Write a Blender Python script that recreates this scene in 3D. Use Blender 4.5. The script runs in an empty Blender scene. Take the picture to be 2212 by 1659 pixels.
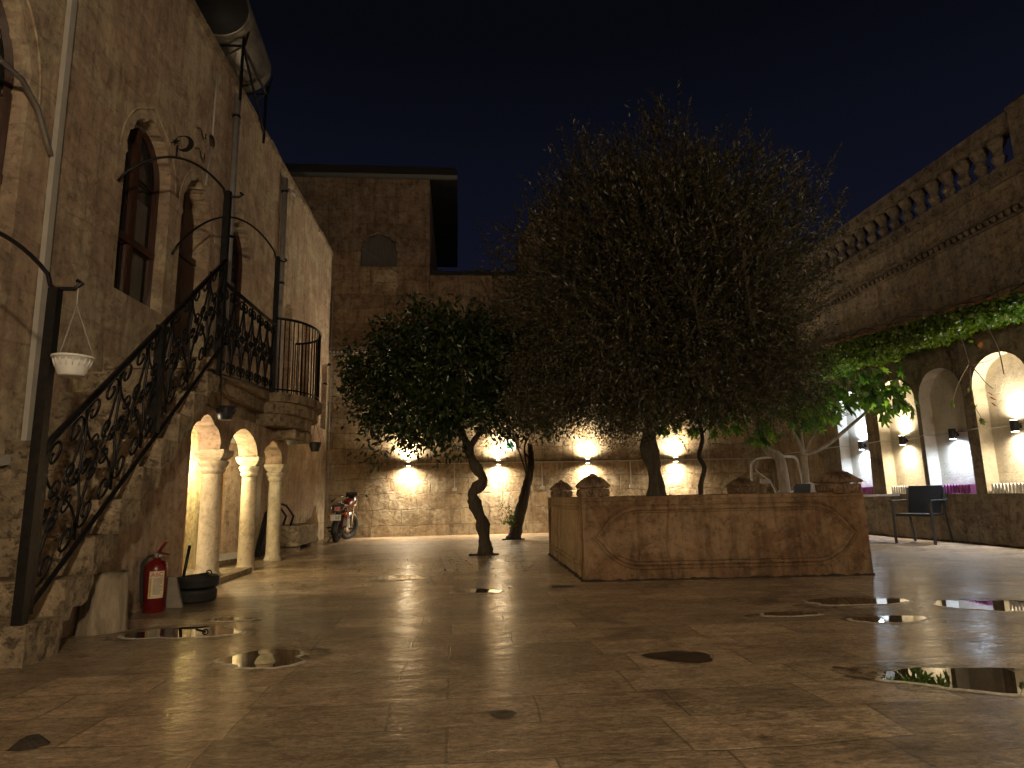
import bpy, math, random
import numpy as np
from mathutils import Matrix, Vector
from mathutils.geometry import tessellate_polygon

sc = bpy.context.scene
R = math.radians
PI = math.pi
rnd = random.Random(7)
rng = np.random.default_rng(11)

# ------------------------------------------------------------------ camera
cam_d = bpy.data.cameras.new("camera")
cam = bpy.data.objects.new("camera", cam_d)
sc.collection.objects.link(cam)
cam_d.sensor_width = 36.0
cam_d.lens = 36.0 * 1370 / 2212
cam_d.clip_end = 300
cam_d.clip_start = 0.05
YAW, PITCH, ROLL = R(4.9746), R(10.018), R(-1.2)
fv = Vector((math.sin(YAW) * math.cos(PITCH), math.cos(YAW) * math.cos(PITCH), math.sin(PITCH)))
rv = Vector((math.cos(YAW), -math.sin(YAW), 0))
uv = rv.cross(fv)
rr = rv * math.cos(ROLL) + uv * math.sin(ROLL)
uu = uv * math.cos(ROLL) - rv * math.sin(ROLL)
cam.matrix_world = Matrix(((rr.x, uu.x, -fv.x, 0), (rr.y, uu.y, -fv.y, 0), (rr.z, uu.z, -fv.z, 0.8), (0, 0, 0, 1)))
sc.camera = cam

# ------------------------------------------------------------------ sky and exposure
world = bpy.data.worlds.new("World")
sc.world = world
world.use_nodes = True
nt = world.node_tree
nt.nodes.clear()
wo = nt.nodes.new("ShaderNodeOutputWorld")
bg = nt.nodes.new("ShaderNodeBackground")
tc = nt.nodes.new("ShaderNodeTexCoord")
sp = nt.nodes.new("ShaderNodeSeparateXYZ")
ramp = nt.nodes.new("ShaderNodeValToRGB")
ramp.color_ramp.elements[0].position = 0.15
ramp.color_ramp.elements[0].color = (0.0040, 0.0049, 0.0125, 1)
ramp.color_ramp.elements[1].position = 0.62
ramp.color_ramp.elements[1].color = (0.0013, 0.0015, 0.0026, 1)
nt.links.new(tc.outputs["Generated"], sp.inputs[0])
nt.links.new(sp.outputs[2], ramp.inputs[0])
nt.links.new(ramp.outputs[0], bg.inputs[0])
bg.inputs[1].default_value = 1.0
nt.links.new(bg.outputs[0], wo.inputs[0])
sc.view_settings.view_transform = 'Standard'
sc.view_settings.look = 'None'
sc.view_settings.exposure = 0.75
sc.view_settings.gamma = 1
sc.cycles.use_denoising = True
sc.cycles.max_bounces = 8
sc.cycles.diffuse_bounces = 4
sc.cycles.glossy_bounces = 4
sc.cycles.sample_clamp_indirect = 6
sc.cycles.use_adaptive_sampling = True

WARM = (1.0, 0.83, 0.57)
LAMP = (1.0, 0.85, 0.60)
COOL = (0.62, 0.78, 1.0)


def light(name, kind, loc, energy, color, parent=None, rot=None, size=0.03, spot=2.6, blend=0.6):
    d = bpy.data.lights.new(name, kind)
    d.energy = energy
    d.color = color
    if kind == 'AREA':
        d.size = size
    else:
        d.shadow_soft_size = size
    if kind == 'SPOT':
        d.spot_size = spot
        d.spot_blend = blend
    o = bpy.data.objects.new(name, d)
    sc.collection.objects.link(o)
    base = wloc(parent) if parent else Vector((0, 0, 0))
    o.location = Vector(loc) - base
    if rot:
        o.rotation_euler = rot
    if parent:
        o.parent = parent
    return o


# ------------------------------------------------------------------ materials
class NB:
    def __init__(self, name):
        self.m = bpy.data.materials.new(name)
        self.m.use_nodes = True
        self.t = self.m.node_tree
        self.b = self.t.nodes["Principled BSDF"]

    def n(self, typ, **kw):
        x = self.t.nodes.new(typ)
        for k, v in kw.items():
            setattr(x, k, v)
        return x

    def l(self, a, b):
        self.t.links.new(a, b)

    def coord(self, axes="xyz", scale=(1, 1, 1)):
        t = self.n("ShaderNodeTexCoord")
        s = self.n("ShaderNodeSeparateXYZ")
        self.l(t.outputs["Object"], s.inputs[0])
        c = self.n("ShaderNodeCombineXYZ")
        for i, a in enumerate(axes):
            self.l(s.outputs["xyz".index(a)], c.inputs[i])
        mp = self.n("ShaderNodeMapping")
        mp.inputs["Scale"].default_value = scale
        self.l(c.outputs[0], mp.inputs[0])
        return mp.outputs[0]

    def noise(self, vec, scale, detail=5, rough=0.6, dist=0.0):
        x = self.n("ShaderNodeTexNoise")
        x.inputs["Scale"].default_value = scale
        x.inputs["Detail"].default_value = detail
        x.inputs["Roughness"].default_value = rough
        x.inputs["Distortion"].default_value = dist
        self.l(vec, x.inputs["Vector"])
        return x.outputs["Fac"]

    def ramp(self, fac, stops):
        x = self.n("ShaderNodeValToRGB")
        e = x.color_ramp.elements
        while len(e) < len(stops):
            e.new(0.5)
        for i, (p, c) in enumerate(stops):
            e[i].position = p
            e[i].color = (*c, 1) if len(c) == 3 else c
        self.l(fac, x.inputs[0])
        return x.outputs[0]

    def mix(self, fac, a, b, mode='MIX'):
        x = self.n("ShaderNodeMix", data_type='RGBA', blend_type=mode)
        for s, v in ((x.inputs[0], fac), (x.inputs[6], a), (x.inputs[7], b)):
            if isinstance(v, (int, float)):
                s.default_value = v
            elif isinstance(v, tuple):
                s.default_value = (*v, 1)
            else:
                self.l(v, s)
        return x.outputs[2]

    def math(self, op, a, b=0.0):
        x = self.n("ShaderNodeMath", operation=op)
        for s, v in ((x.inputs[0], a), (x.inputs[1], b)):
            if isinstance(v, (int, float)):
                s.default_value = v
            else:
                self.l(v, s)
        return x.outputs[0]

    def bump(self, h, strength=0.4, dist=0.02, prev=None):
        x = self.n("ShaderNodeBump")
        x.inputs["Strength"].default_value = strength
        x.inputs["Distance"].default_value = dist
        self.l(h, x.inputs["Height"])
        if prev is not None:
            self.l(prev, x.inputs["Normal"])
        return x.outputs[0]


def stone(name, cols, axes="xzy", bw=0.6, bh=0.28, mortar=0.5, rough=0.85, bump=0.5, var=0.35, patch=None, patch_amt=0.5,
          offs=(0, 0, 0), fine=34, wear=1.0):
    """masonry: coursed blocks, each a shade of its own, with stains, wear and worn joints"""
    k = NB(name)
    v = k.coord(axes)
    warp = k.noise(v, 1.6, 4)
    vv = k.n("ShaderNodeVectorMath", operation='ADD')
    ws = k.n("ShaderNodeVectorMath", operation='SCALE')
    cmb = k.n("ShaderNodeCombineXYZ")
    k.l(warp, cmb.inputs[0]); k.l(warp, cmb.inputs[1])
    k.l(cmb.outputs[0], ws.inputs[0]); ws.inputs["Scale"].default_value = 0.20
    k.l(v, vv.inputs[0]); k.l(ws.outputs[0], vv.inputs[1])
    br = k.n("ShaderNodeTexBrick")
    k.l(vv.outputs[0], br.inputs["Vector"])
    br.inputs["Scale"].default_value = 1
    br.inputs["Brick Width"].default_value = bw
    br.inputs["Row Height"].default_value = bh
    br.inputs["Mortar Size"].default_value = 0.012
    br.inputs["Mortar Smooth"].default_value = 0.6
    br.inputs["Color1"].default_value = (0.2, 0.2, 0.2, 1)
    br.inputs["Color2"].default_value = (0.85, 0.85, 0.85, 1)
    br.inputs["Mortar"].default_value = (0.5, 0.5, 0.5, 1)
    br.squash = 1.35; br.squash_frequency = 3
    big = k.noise(v, 0.75, 6, 0.65, 0.4)
    mid = k.noise(v, 4.5, 6, 0.7)
    fin = k.noise(v, fine, 4, 0.7)
    base = k.ramp(big, [(0.28, cols[0]), (0.5, cols[1]), (0.72, cols[2])])
    base = k.mix(0.35, base, k.ramp(mid, [(0.3, cols[0]), (0.7, cols[2])]))
    base = k.mix(var, base, br.outputs["Color"], 'OVERLAY')
    if patch:
        pm = k.ramp(k.noise(v, 1.3, 8, 0.75, 0.8), [(0.5, (0, 0, 0)), (0.54, (1, 1, 1))])
        base = k.mix(k.math('MULTIPLY', pm, patch_amt), base, patch)
    pit = k.ramp(k.noise(v, 14, 6, 0.8), [(0.36, (0.35, 0.33, 0.31)), (0.46, (1, 1, 1)), (0.60, (1.18, 1.17, 1.15))])
    base = k.mix(0.6 * wear, base, pit, 'MULTIPLY')
    drip = k.ramp(k.noise(k.coord(axes, (5.5, .55, 1)), 1.6, 7, 0.72, .3), [(0.38, (0.50, 0.47, 0.45)), (0.50, (1, 1, 1)), (0.62, (1.25, 1.22, 1.16))])
    base = k.mix(0.6 * wear, base, drip, 'MULTIPLY')
    blot = k.ramp(k.noise(v, 2.6, 9, 0.8, 1.2), [(0.41, (0.45, 0.41, 0.37)), (0.5, (1, 1, 1)), (0.58, (1.15, 1.14, 1.1))])
    base = k.mix(0.5 * wear, base, blot, 'MULTIPLY')
    jn = k.math('MULTIPLY', br.outputs["Fac"], mortar)
    jn = k.math('MULTIPLY', jn, k.ramp(mid, [(0.35, (0.15, 0.15, 0.15)), (0.6, (1, 1, 1))]))
    dark = tuple(c * 0.38 for c in cols[0])
    base = k.mix(jn, base, dark)
    k.l(base, k.b.inputs["Base Color"])
    k.b.inputs["Roughness"].default_value = rough
    k.b.inputs["Specular IOR Level"].default_value = 0.25
    h = k.math('ADD', k.math('MULTIPLY', big, 1.2), k.math('ADD', k.math('MULTIPLY', mid, 0.8), k.math('MULTIPLY', fin, 0.22)))
    h = k.math('SUBTRACT', h, k.math('MULTIPLY', br.outputs["Fac"], mortar * 0.8))
    h = k.math('ADD', h, k.math('MULTIPLY', pit, 0.3))
    k.l(k.bump(h, bump, 0.05), k.b.inputs["Normal"])
    return k.m


def simple(name, col, rough=0.5, metal=0.0, vary=0.25, scale=12, bump=0.1, spec=0.5, emit=None, estr=0, axes="xyz", stretch=(1, 1, 1)):
    k = NB(name)
    v = k.coord(axes, stretch)
    f = k.noise(v, scale, 5)
    lo = tuple(c * (1 - vary) for c in col)
    hi = tuple(min(1, c * (1 + vary)) for c in col)
    k.l(k.ramp(f, [(0.3, lo), (0.7, hi)]), k.b.inputs["Base Color"])
    rr_ = k.ramp(f, [(0.3, (rough * 0.85,) * 3), (0.7, (min(1, rough * 1.15),) * 3)])
    k.l(rr_, k.b.inputs["Roughness"])
    k.b.inputs["Metallic"].default_value = metal
    k.b.inputs["Specular IOR Level"].default_value = spec
    if bump:
        k.l(k.bump(k.noise(v, scale * 3, 4), bump, 0.01), k.b.inputs["Normal"])
    if emit:
        k.b.inputs["Emission Color"].default_value = (*emit, 1)
        k.b.inputs["Emission Strength"].default_value = estr
    return k.m


def leafmat(name, c0, c1, rough=0.4, trans=0.25, spec=0.5):
    k = NB(name)
    g = k.n("ShaderNodeNewGeometry")
    col = k.ramp(g.outputs["Random Per Island"], [(0.0, c0), (1.0, c1)])
    k.l(col, k.b.inputs["Base Color"])
    k.b.inputs["Roughness"].default_value = rough
    k.b.inputs["Specular IOR Level"].default_value = spec
    tr = k.n("ShaderNodeBsdfTranslucent")
    k.l(k.mix(1.0, col, (1.6, 1.9, 0.7), 'MULTIPLY'), tr.inputs[0])
    ms = k.n("ShaderNodeMixShader")
    ms.inputs[0].default_value = trans
    k.l(k.b.outputs[0], ms.inputs[1]); k.l(tr.outputs[0], ms.inputs[2])
    k.l(ms.outputs[0], k.t.nodes["Material Output"].inputs[0])
    return k.m


def barkmat(name, c0, c1, sc_=9, bump=0.8):
    k = NB(name)
    v = k.coord("xyz", (1, 1, 0.22))
    f = k.noise(v, sc_ * 3, 8, 0.7, 0.6)
    k.l(k.ramp(f, [(0.3, c0), (0.65, c1)]), k.b.inputs["Base Color"])
    k.b.inputs["Roughness"].default_value = 0.85
    k.l(k.bump(f, bump, 0.03), k.b.inputs["Normal"])
    return k.m


def floormat():
    k = NB("wet_stone_paving")
    v = k.coord("xyz")
    warp = k.noise(v, 1.5, 2)
    cmb = k.n("ShaderNodeCombineXYZ"); k.l(warp, cmb.inputs[1]); k.l(k.noise(k.coord("yxz"), 1.1, 2), cmb.inputs[0])
    ws = k.n("ShaderNodeVectorMath", operation='SCALE'); k.l(cmb.outputs[0], ws.inputs[0]); ws.inputs["Scale"].default_value = 0.1
    vv = k.n("ShaderNodeVectorMath", operation='ADD'); k.l(v, vv.inputs[0]); k.l(ws.outputs[0], vv.inputs[1])
    br = k.n("ShaderNodeTexBrick"); k.l(vv.outputs[0], br.inputs["Vector"])
    br.inputs["Scale"].default_value = 1
    br.inputs["Brick Width"].default_value = 0.78
    br.inputs["Row Height"].default_value = 0.31
    br.inputs["Mortar Size"].default_value = 0.006
    br.inputs["Mortar Smooth"].default_value = 0.4
    br.inputs["Color1"].default_value = (0.25, 0.25, 0.25, 1)
    br.inputs["Color2"].default_value = (0.8, 0.8, 0.8, 1)
    br.inputs["Mortar"].default_value = (0.5, 0.5, 0.5, 1)
    br.squash = 0.7; br.squash_frequency = 2; br.offset = 0.37
    big = k.noise(v, 0.55, 6, 0.6, 0.5)
    mid = k.noise(k.coord("xyz", (1, 2.2, 1)), 2.6, 7, 0.7, 0.6)
    streak = k.noise(k.coord("xyz", (1, 4.5, 1)), 9, 6, 0.75, 0.3)
    fin = k.noise(v, 60, 4, 0.7)
    base = k.ramp(mid, [(0.25, (0.22, 0.155, 0.10)), (0.5, (0.39, 0.285, 0.185)), (0.75, (0.56, 0.425, 0.285))])
    base = k.mix(0.55, base, br.outputs["Color"], 'OVERLAY')
    st = k.ramp(k.noise(v, 1.7, 8, 0.72, 1.0), [(0.33, (0.3, 0.27, 0.25)), (0.47, (1, 1, 1))])
    base = k.mix(0.75, base, st, 'MULTIPLY')
    st2 = k.ramp(streak, [(0.3, (0.55, 0.52, 0.5)), (0.5, (1, 1, 1))])
    base = k.mix(0.6, base, st2, 'MULTIPLY')
    jn = k.math('MULTIPLY', br.outputs["Fac"], k.ramp(mid, [(0.32, (0.1, 0.1, 0.1)), (0.6, (0.6, 0.6, 0.6))]))
    base = k.mix(jn, base, (0.05, 0.038, 0.026))
    gr = k.ramp(k.noise(k.coord("xyz", (1, 2.0, 1)), 7, 9, 0.82, 1.5), [(0.38, (0.38, 0.35, 0.32)), (0.50, (1, 1, 1)), (0.60, (1.3, 1.26, 1.2))])
    base = k.mix(0.75, base, gr, 'MULTIPLY')
    sp_ = k.ramp(k.noise(k.coord("xyz", (1, 1.8, 1)), 38, 8, 0.85, 0.6), [(0.40, (0.35, 0.33, 0.31)), (0.50, (0.95, 0.95, 0.95)), (0.58, (1.35, 1.32, 1.28))])
    base = k.mix(0.8, base, sp_, 'MULTIPLY')
    ck_ = k.ramp(k.math('ABSOLUTE', k.math('SUBTRACT', k.noise(k.coord("xyz", (1, 2.6, 1)), 2.1, 8, 0.7, 1.6), 0.5)), [(0.0, (0.45, 0.42, 0.4)), (0.012, (1, 1, 1))])
    base = k.mix(0.22, base, ck_, 'MULTIPLY')
    k.l(base, k.b.inputs["Base Color"])
    ro = k.ramp(k.math('ADD', k.math('MULTIPLY', streak, 0.45), k.math('MULTIPLY', big, 0.55)),
                [(0.38, (0.34,) * 3), (0.5, (0.46,) * 3), (0.64, (0.6,) * 3)])
    k.l(ro, k.b.inputs["Roughness"])
    k.b.inputs["Specular IOR Level"].default_value = 0.5
    h = k.math('ADD', k.math('MULTIPLY', streak, 0.8), k.math('MULTIPLY', fin, 0.10))
    h = k.math('ADD', h, k.math('MULTIPLY', mid, 0.5))
    h = k.math('SUBTRACT', h, k.math('MULTIPLY', br.outputs["Fac"], 0.35))
    k.l(k.bump(h, 0.7, 0.022), k.b.inputs["Normal"])
    # a thin film of water over the stone, patchy, rippled by the tooling of the slabs
    wet = k.ramp(k.math('ADD', k.math('MULTIPLY', k.noise(v, 1.1, 6, 0.7, 0.8), 0.6), k.math('MULTIPLY', streak, 0.4)), [(0.40, (1, 1, 1)), (0.54, (0.30, 0.30, 0.30)), (0.62, (0.8, 0.8, 0.8))])
    wet = k.mix(1.0, wet, k.ramp(k.noise(k.coord("xyz", (1, 1.7, 1)), 30, 7, 0.85, 0.5), [(0.42, (0.45, 0.45, 0.45)), (0.54, (1, 1, 1))]), 'MULTIPLY')
    k.l(wet, k.b.inputs["Coat Weight"])
    k.b.inputs["Coat IOR"].default_value = 1.6
    k.l(k.ramp(streak, [(0.3, (0.10,) * 3), (0.7, (0.24,) * 3)]), k.b.inputs["Coat Roughness"])
    fs_ = k.noise(k.coord("xyz", (0.9, 2.0, 1)), 9, 5, 0.6, 0.6)
    und = k.noise(v, 2.3, 3, 0.5)
    fs_ = k.math('ADD', fs_, k.math('MULTIPLY', und, 3.0))
    k.l(k.bump(fs_, 0.9, 0.0030), k.b.inputs["Coat Normal"])
    return k.m


M = {}
M['floor'] = floormat()
M['left'] = stone("pale_plastered_limestone", [(0.30, 0.215, 0.15), (0.41, 0.30, 0.215), (0.50, 0.38, 0.275)], "yzx", 0.9, 0.42, 0.22, bump=0.5, var=0.10, wear=0.8,
                  patch=(0.56, 0.49, 0.34), patch_amt=0.5)
M['pink'] = stone("pinkish_lime_plaster", [(0.30, 0.21, 0.15), (0.40, 0.29, 0.21), (0.46, 0.35, 0.25)], "yzx", 0.9, 0.5, 0.12, bump=0.4, var=0.06,
                  patch=(0.30, 0.20, 0.12), patch_amt=0.3)
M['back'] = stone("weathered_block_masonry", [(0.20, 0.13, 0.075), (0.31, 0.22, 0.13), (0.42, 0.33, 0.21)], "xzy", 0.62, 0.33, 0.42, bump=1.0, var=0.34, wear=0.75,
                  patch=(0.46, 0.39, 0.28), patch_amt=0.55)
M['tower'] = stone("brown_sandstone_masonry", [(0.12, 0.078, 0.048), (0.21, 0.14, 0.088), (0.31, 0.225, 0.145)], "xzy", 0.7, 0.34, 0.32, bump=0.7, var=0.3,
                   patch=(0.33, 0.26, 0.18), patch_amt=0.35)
M['towers'] = stone("brown_sandstone_side", [(0.19, 0.12, 0.07), (0.29, 0.19, 0.115), (0.38, 0.27, 0.17)], "yzx", 0.7, 0.3, 0.5, bump=0.7, var=0.35)
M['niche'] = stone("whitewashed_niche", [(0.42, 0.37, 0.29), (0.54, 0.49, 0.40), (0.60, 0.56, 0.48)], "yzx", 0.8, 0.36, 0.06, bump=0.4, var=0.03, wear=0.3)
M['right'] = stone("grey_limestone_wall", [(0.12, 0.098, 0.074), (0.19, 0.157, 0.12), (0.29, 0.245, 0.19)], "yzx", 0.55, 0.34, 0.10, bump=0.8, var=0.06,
                   patch=(0.27, 0.20, 0.12), patch_amt=0.45)
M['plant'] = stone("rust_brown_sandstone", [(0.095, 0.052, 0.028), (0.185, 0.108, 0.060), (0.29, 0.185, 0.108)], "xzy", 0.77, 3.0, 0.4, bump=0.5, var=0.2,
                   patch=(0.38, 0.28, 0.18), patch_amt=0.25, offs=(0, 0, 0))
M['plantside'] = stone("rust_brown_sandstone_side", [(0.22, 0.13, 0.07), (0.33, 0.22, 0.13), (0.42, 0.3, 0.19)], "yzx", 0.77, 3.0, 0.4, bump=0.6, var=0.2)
M['carve'] = stone("carved_sandstone", [(0.15, 0.09, 0.055), (0.24, 0.155, 0.095), (0.33, 0.23, 0.15)], "xyz", 9, 9, 0.0, bump=0.9, var=0, fine=22)
M['step'] = stone("worn_step_stone", [(0.20, 0.15, 0.10), (0.31, 0.24, 0.16), (0.42, 0.34, 0.24)], "yzx", 3, 3, 0.0, bump=1.0, var=0)
M['column'] = stone("cream_marble_column", [(0.38, 0.29, 0.17), (0.54, 0.46, 0.33), (0.66, 0.60, 0.48)], "yzx", 6, 6, 0.0, bump=0.45, var=0, rough=0.7, wear=0.75)
M['orna'] = stone("carved_grey_stone", [(0.075, 0.06, 0.045), (0.15, 0.12, 0.09), (0.25, 0.20, 0.15)], "yzx", 5, 5, 0.0, bump=0.8, var=0)
M['iron'] = simple("black_wrought_iron", (0.018, 0.017, 0.018), 0.42, 0.6, 0.4, 30, 0.25)
M['wood'] = simple("varnished_brown_wood", (0.050, 0.020, 0.010), 0.42, 0, 0.45, 8, 0.2, axes="xyz", stretch=(6, 6, 0.7))
M['glass'] = simple("dark_window_glass", (0.035, 0.033, 0.030), 0.12, 0, 0.2, 3, 0)
M['curtain'] = simple("grey_curtain_behind_glass", (0.11, 0.10, 0.085), 0.35, 0, 0.25, 4, 0.1, stretch=(6, 6, 0.5))
M['dark'] = simple("dark_interior", (0.02, 0.016, 0.012), 0.8)
M['pvc'] = simple("pale_plastic_pipe", (0.46, 0.43, 0.38), 0.45, 0, 0.12, 5, 0.05)
M['pvcg'] = simple("grey_plastic_pipe", (0.26, 0.24, 0.22), 0.5, 0, 0.2, 6, 0.05)
M['white'] = simple("white_plastic", (0.72, 0.71, 0.68), 0.45, 0, 0.08, 10, 0.03)
M['whitepaint'] = simple("white_painted_steel", (0.42, 0.40, 0.36), 0.35, 0, 0.1, 14, 0.05)
M['greypot'] = simple("grey_plastic_pot", (0.20, 0.20, 0.21), 0.5)
M['blackpot'] = simple("black_plastic", (0.014, 0.014, 0.017), 0.45)
M['purple'] = simple("purple_plastic", (0.23, 0.035, 0.16), 0.5, 0, 0.15)
M['red'] = simple("red_lacquer", (0.13, 0.008, 0.008), 0.3, 0, 0.15)
M['label'] = simple("paper_label", (0.62, 0.52, 0.36), 0.6, 0, 0.12, 30)
M['labeltxt'] = simple("red_print", (0.5, 0.03, 0.02), 0.6)
M['print'] = simple("grey_print", (0.16, 0.14, 0.13), 0.6)
M['yellow'] = simple("yellow_print", (0.55, 0.36, 0.05), 0.6)
M['rubber'] = simple("black_rubber", (0.016, 0.015, 0.014), 0.75, 0, 0.3, 20, 0.3)
M['chrome'] = simple("chromed_steel", (0.7, 0.68, 0.64), 0.18, 1.0, 0.05, 10, 0)
M['alu'] = simple("cast_aluminium", (0.5, 0.48, 0.45), 0.4, 0.9, 0.1, 12, 0.1)
M['vinyl'] = simple("black_vinyl", (0.02, 0.02, 0.022), 0.4)
M['taillight'] = simple("red_tail_lens", (0.55, 0.04, 0.02), 0.25)
M['orange'] = simple("orange_indicator_lens", (0.6, 0.16, 0.03), 0.3)
M['tank'] = simple("galvanised_water_tank", (0.19, 0.165, 0.13), 0.45, 0.5, 0.3, 5, 0.2)
M['rattan'] = None
M['stump'] = barkmat("weathered_grey_wood", (0.14, 0.10, 0.065), (0.36, 0.29, 0.20), 5)
M['barkdark'] = barkmat("dark_bark", (0.018, 0.013, 0.009), (0.075, 0.055, 0.035))
M['barkgrey'] = barkmat("pale_grey_bark", (0.15, 0.12, 0.095), (0.33, 0.28, 0.23), 5, 0.5)
M['twig'] = simple("brown_twig", (0.10, 0.065, 0.035), 0.8)
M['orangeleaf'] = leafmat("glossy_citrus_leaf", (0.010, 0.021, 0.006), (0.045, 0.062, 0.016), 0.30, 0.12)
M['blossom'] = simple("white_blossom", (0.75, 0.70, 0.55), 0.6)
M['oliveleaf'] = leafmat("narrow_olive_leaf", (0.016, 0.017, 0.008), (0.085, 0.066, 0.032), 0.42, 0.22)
M['figleaf'] = leafmat("broad_fig_leaf", (0.038, 0.095, 0.025), (0.15, 0.24, 0.065), 0.38, 0.45)
M['ivyleaf'] = leafmat("ivy_leaf", (0.025, 0.06, 0.008), (0.13, 0.17, 0.025), 0.4, 0.3)
M['dryleaf'] = leafmat("dry_red_leaf", (0.28, 0.07, 0.03), (0.36, 0.14, 0.06), 0.6, 0.3)
M['tile'] = simple("terracotta_tile", (0.22, 0.08, 0.04), 0.8, 0, 0.3, 10, 0.3)
M['soil'] = simple("dark_soil", (0.035, 0.024, 0.015), 0.95, 0, 0.4, 30, 0.8)
M['grime'] = simple("dark_roof_edge", (0.014, 0.012, 0.010), 0.9, 0, 0.4, 8, 0.5)
M['sign'] = simple("white_sign_plate", (0.72, 0.72, 0.70), 0.5, 0, 0.05)
M['green'] = simple("green_print", (0.05, 0.19, 0.11), 0.5, 0, 0.2)
M['concrete'] = simple("grey_concrete", (0.24, 0.20, 0.16), 0.9, 0, 0.2, 9, 0.4)
M['copper'] = simple("orange_varnished_wood", (0.38, 0.17, 0.05), 0.3, 0, 0.3, 8, 0.1)
M['plaster'] = stone("yellowed_plaster", [(0.42, 0.33, 0.17), (0.58, 0.49, 0.28), (0.66, 0.58, 0.38)], "yzx", 6, 6, 0.0, bump=0.6, var=0, patch=(0.40, 0.26, 0.12), patch_amt=0.4)


def watermat():
    k = NB("puddle_water")
    v = k.coord("xyz")
    k.l(k.ramp(k.noise(v, 3, 4), [(0.3, (0.020, 0.014, 0.009)), (0.7, (0.045, 0.032, 0.022))]), k.b.inputs["Base Color"])
    k.b.inputs["Roughness"].default_value = 0.015
    k.b.inputs["IOR"].default_value = 1.6
    k.b.inputs["Specular IOR Level"].default_value = 0.8
    return k.m


def dampmat():
    k = NB("damp_stone")
    v = k.coord("xyz")
    k.l(k.ramp(k.noise(v, 9, 6, 0.7), [(0.3, (0.020, 0.014, 0.009)), (0.7, (0.075, 0.052, 0.034))]), k.b.inputs["Base Color"])
    k.b.inputs["Roughness"].default_value = 0.42
    k.l(k.bump(k.noise(v, 25, 4), 0.4, 0.01), k.b.inputs["Normal"])
    return k.m


def rattanmat(name, c):
    k = NB(name)
    v = k.coord("xyz")
    ck = k.n("ShaderNodeTexChecker"); k.l(v, ck.inputs["Vector"]); ck.inputs["Scale"].default_value = 62
    ck.inputs["Color1"].default_value = (*[x * 1.5 for x in c], 1); ck.inputs["Color2"].default_value = (*[x * 0.45 for x in c], 1)
    k.l(ck.outputs["Color"], k.b.inputs["Base Color"])
    k.b.inputs["Roughness"].default_value = 0.4
    k.l(k.bump(ck.outputs["Fac"], 0.5, 0.004), k.b.inputs["Normal"])
    return k.m


M['rim'] = simple('lime_and_glint_rim', (0.62, 0.56, 0.46), 0.2, 0, .3, 30, 0.3, spec=1.0)  # pale tone is lime deposit plus the water edge's bright glint, painted in
M['water'] = watermat(); M['damp'] = dampmat()


def marginmat():
    k = NB("damp_margin_film")
    v = k.coord("xyz")
    k.b.inputs["Base Color"].default_value = (0.035, 0.026, 0.018, 1)
    k.b.inputs["Roughness"].default_value = 0.18
    k.b.inputs["Specular IOR Level"].default_value = 0.8
    k.l(k.ramp(k.noise(v, 9, 7, 0.75, 0.8), [(0.42, (0, 0, 0)), (0.62, (0.7, 0.7, 0.7))]), k.b.inputs["Alpha"])
    return k.m


M['margin'] = marginmat()
M['rattan'] = rattanmat("black_woven_rattan", (0.02, 0.02, 0.022))
M['rattanw'] = rattanmat("white_woven_rattan", (0.42, 0.42, 0.42))


def emis(name, col, s):
    k = NB(name)
    k.b.inputs["Base Color"].default_value = (0.8, 0.8, 0.8, 1)
    k.b.inputs["Emission Color"].default_value = (*col, 1)
    k.b.inputs["Emission Strength"].default_value = s
    return k.m


M['lampwarm'] = emis("lit_warm_lens", LAMP, 25)
M['lampcool'] = emis("lit_cool_lens", COOL, 25)

# ------------------------------------------------------------------ object helpers


def wloc(o):
    v = Vector((0, 0, 0))
    while o is not None:
        v += o.location
        o = o.parent
    return v


def text_mesh(name, body, size, mat, parent, loc, rot):
    c = bpy.data.curves.new(name, 'FONT'); c.body = body; c.size = size; c.extrude = .0004; c.align_x = 'CENTER'
    t = bpy.data.objects.new(name, c); sc.collection.objects.link(t)
    bpy.context.view_layer.update()
    me = bpy.data.meshes.new_from_object(t.evaluated_get(bpy.context.evaluated_depsgraph_get()))
    bpy.data.objects.remove(t)
    me.materials.clear(); me.materials.append(mat)
    o = bpy.data.objects.new(name, me); sc.collection.objects.link(o)
    o.parent = parent; o.location = loc; o.rotation_euler = rot
    return o


def tag(o, label=None, cat=None, group=None, kind=None):
    if label: o['label'] = label
    if cat: o['category'] = cat
    if group: o['group'] = group
    if kind: o['kind'] = kind
    return o


def thing(name, label, cat, loc=(0, 0, 0), group=None):
    o = bpy.data.objects.new(name, None)
    o.empty_display_size = 0.1
    sc.collection.objects.link(o)
    o.location = loc
    return tag(o, label, cat, group)


def dup(root, delta, label=None, rotz=None):
    def cp(o, parent):
        c = o.copy(); sc.collection.objects.link(c)
        if parent: c.parent = parent
        for ch in o.children: cp(ch, c)
        return c
    r = cp(root, None)
    r.location = root.location + Vector(delta)
    if rotz is not None: r.rotation_euler = (0, 0, rotz)
    if label: r['label'] = label
    return r


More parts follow.
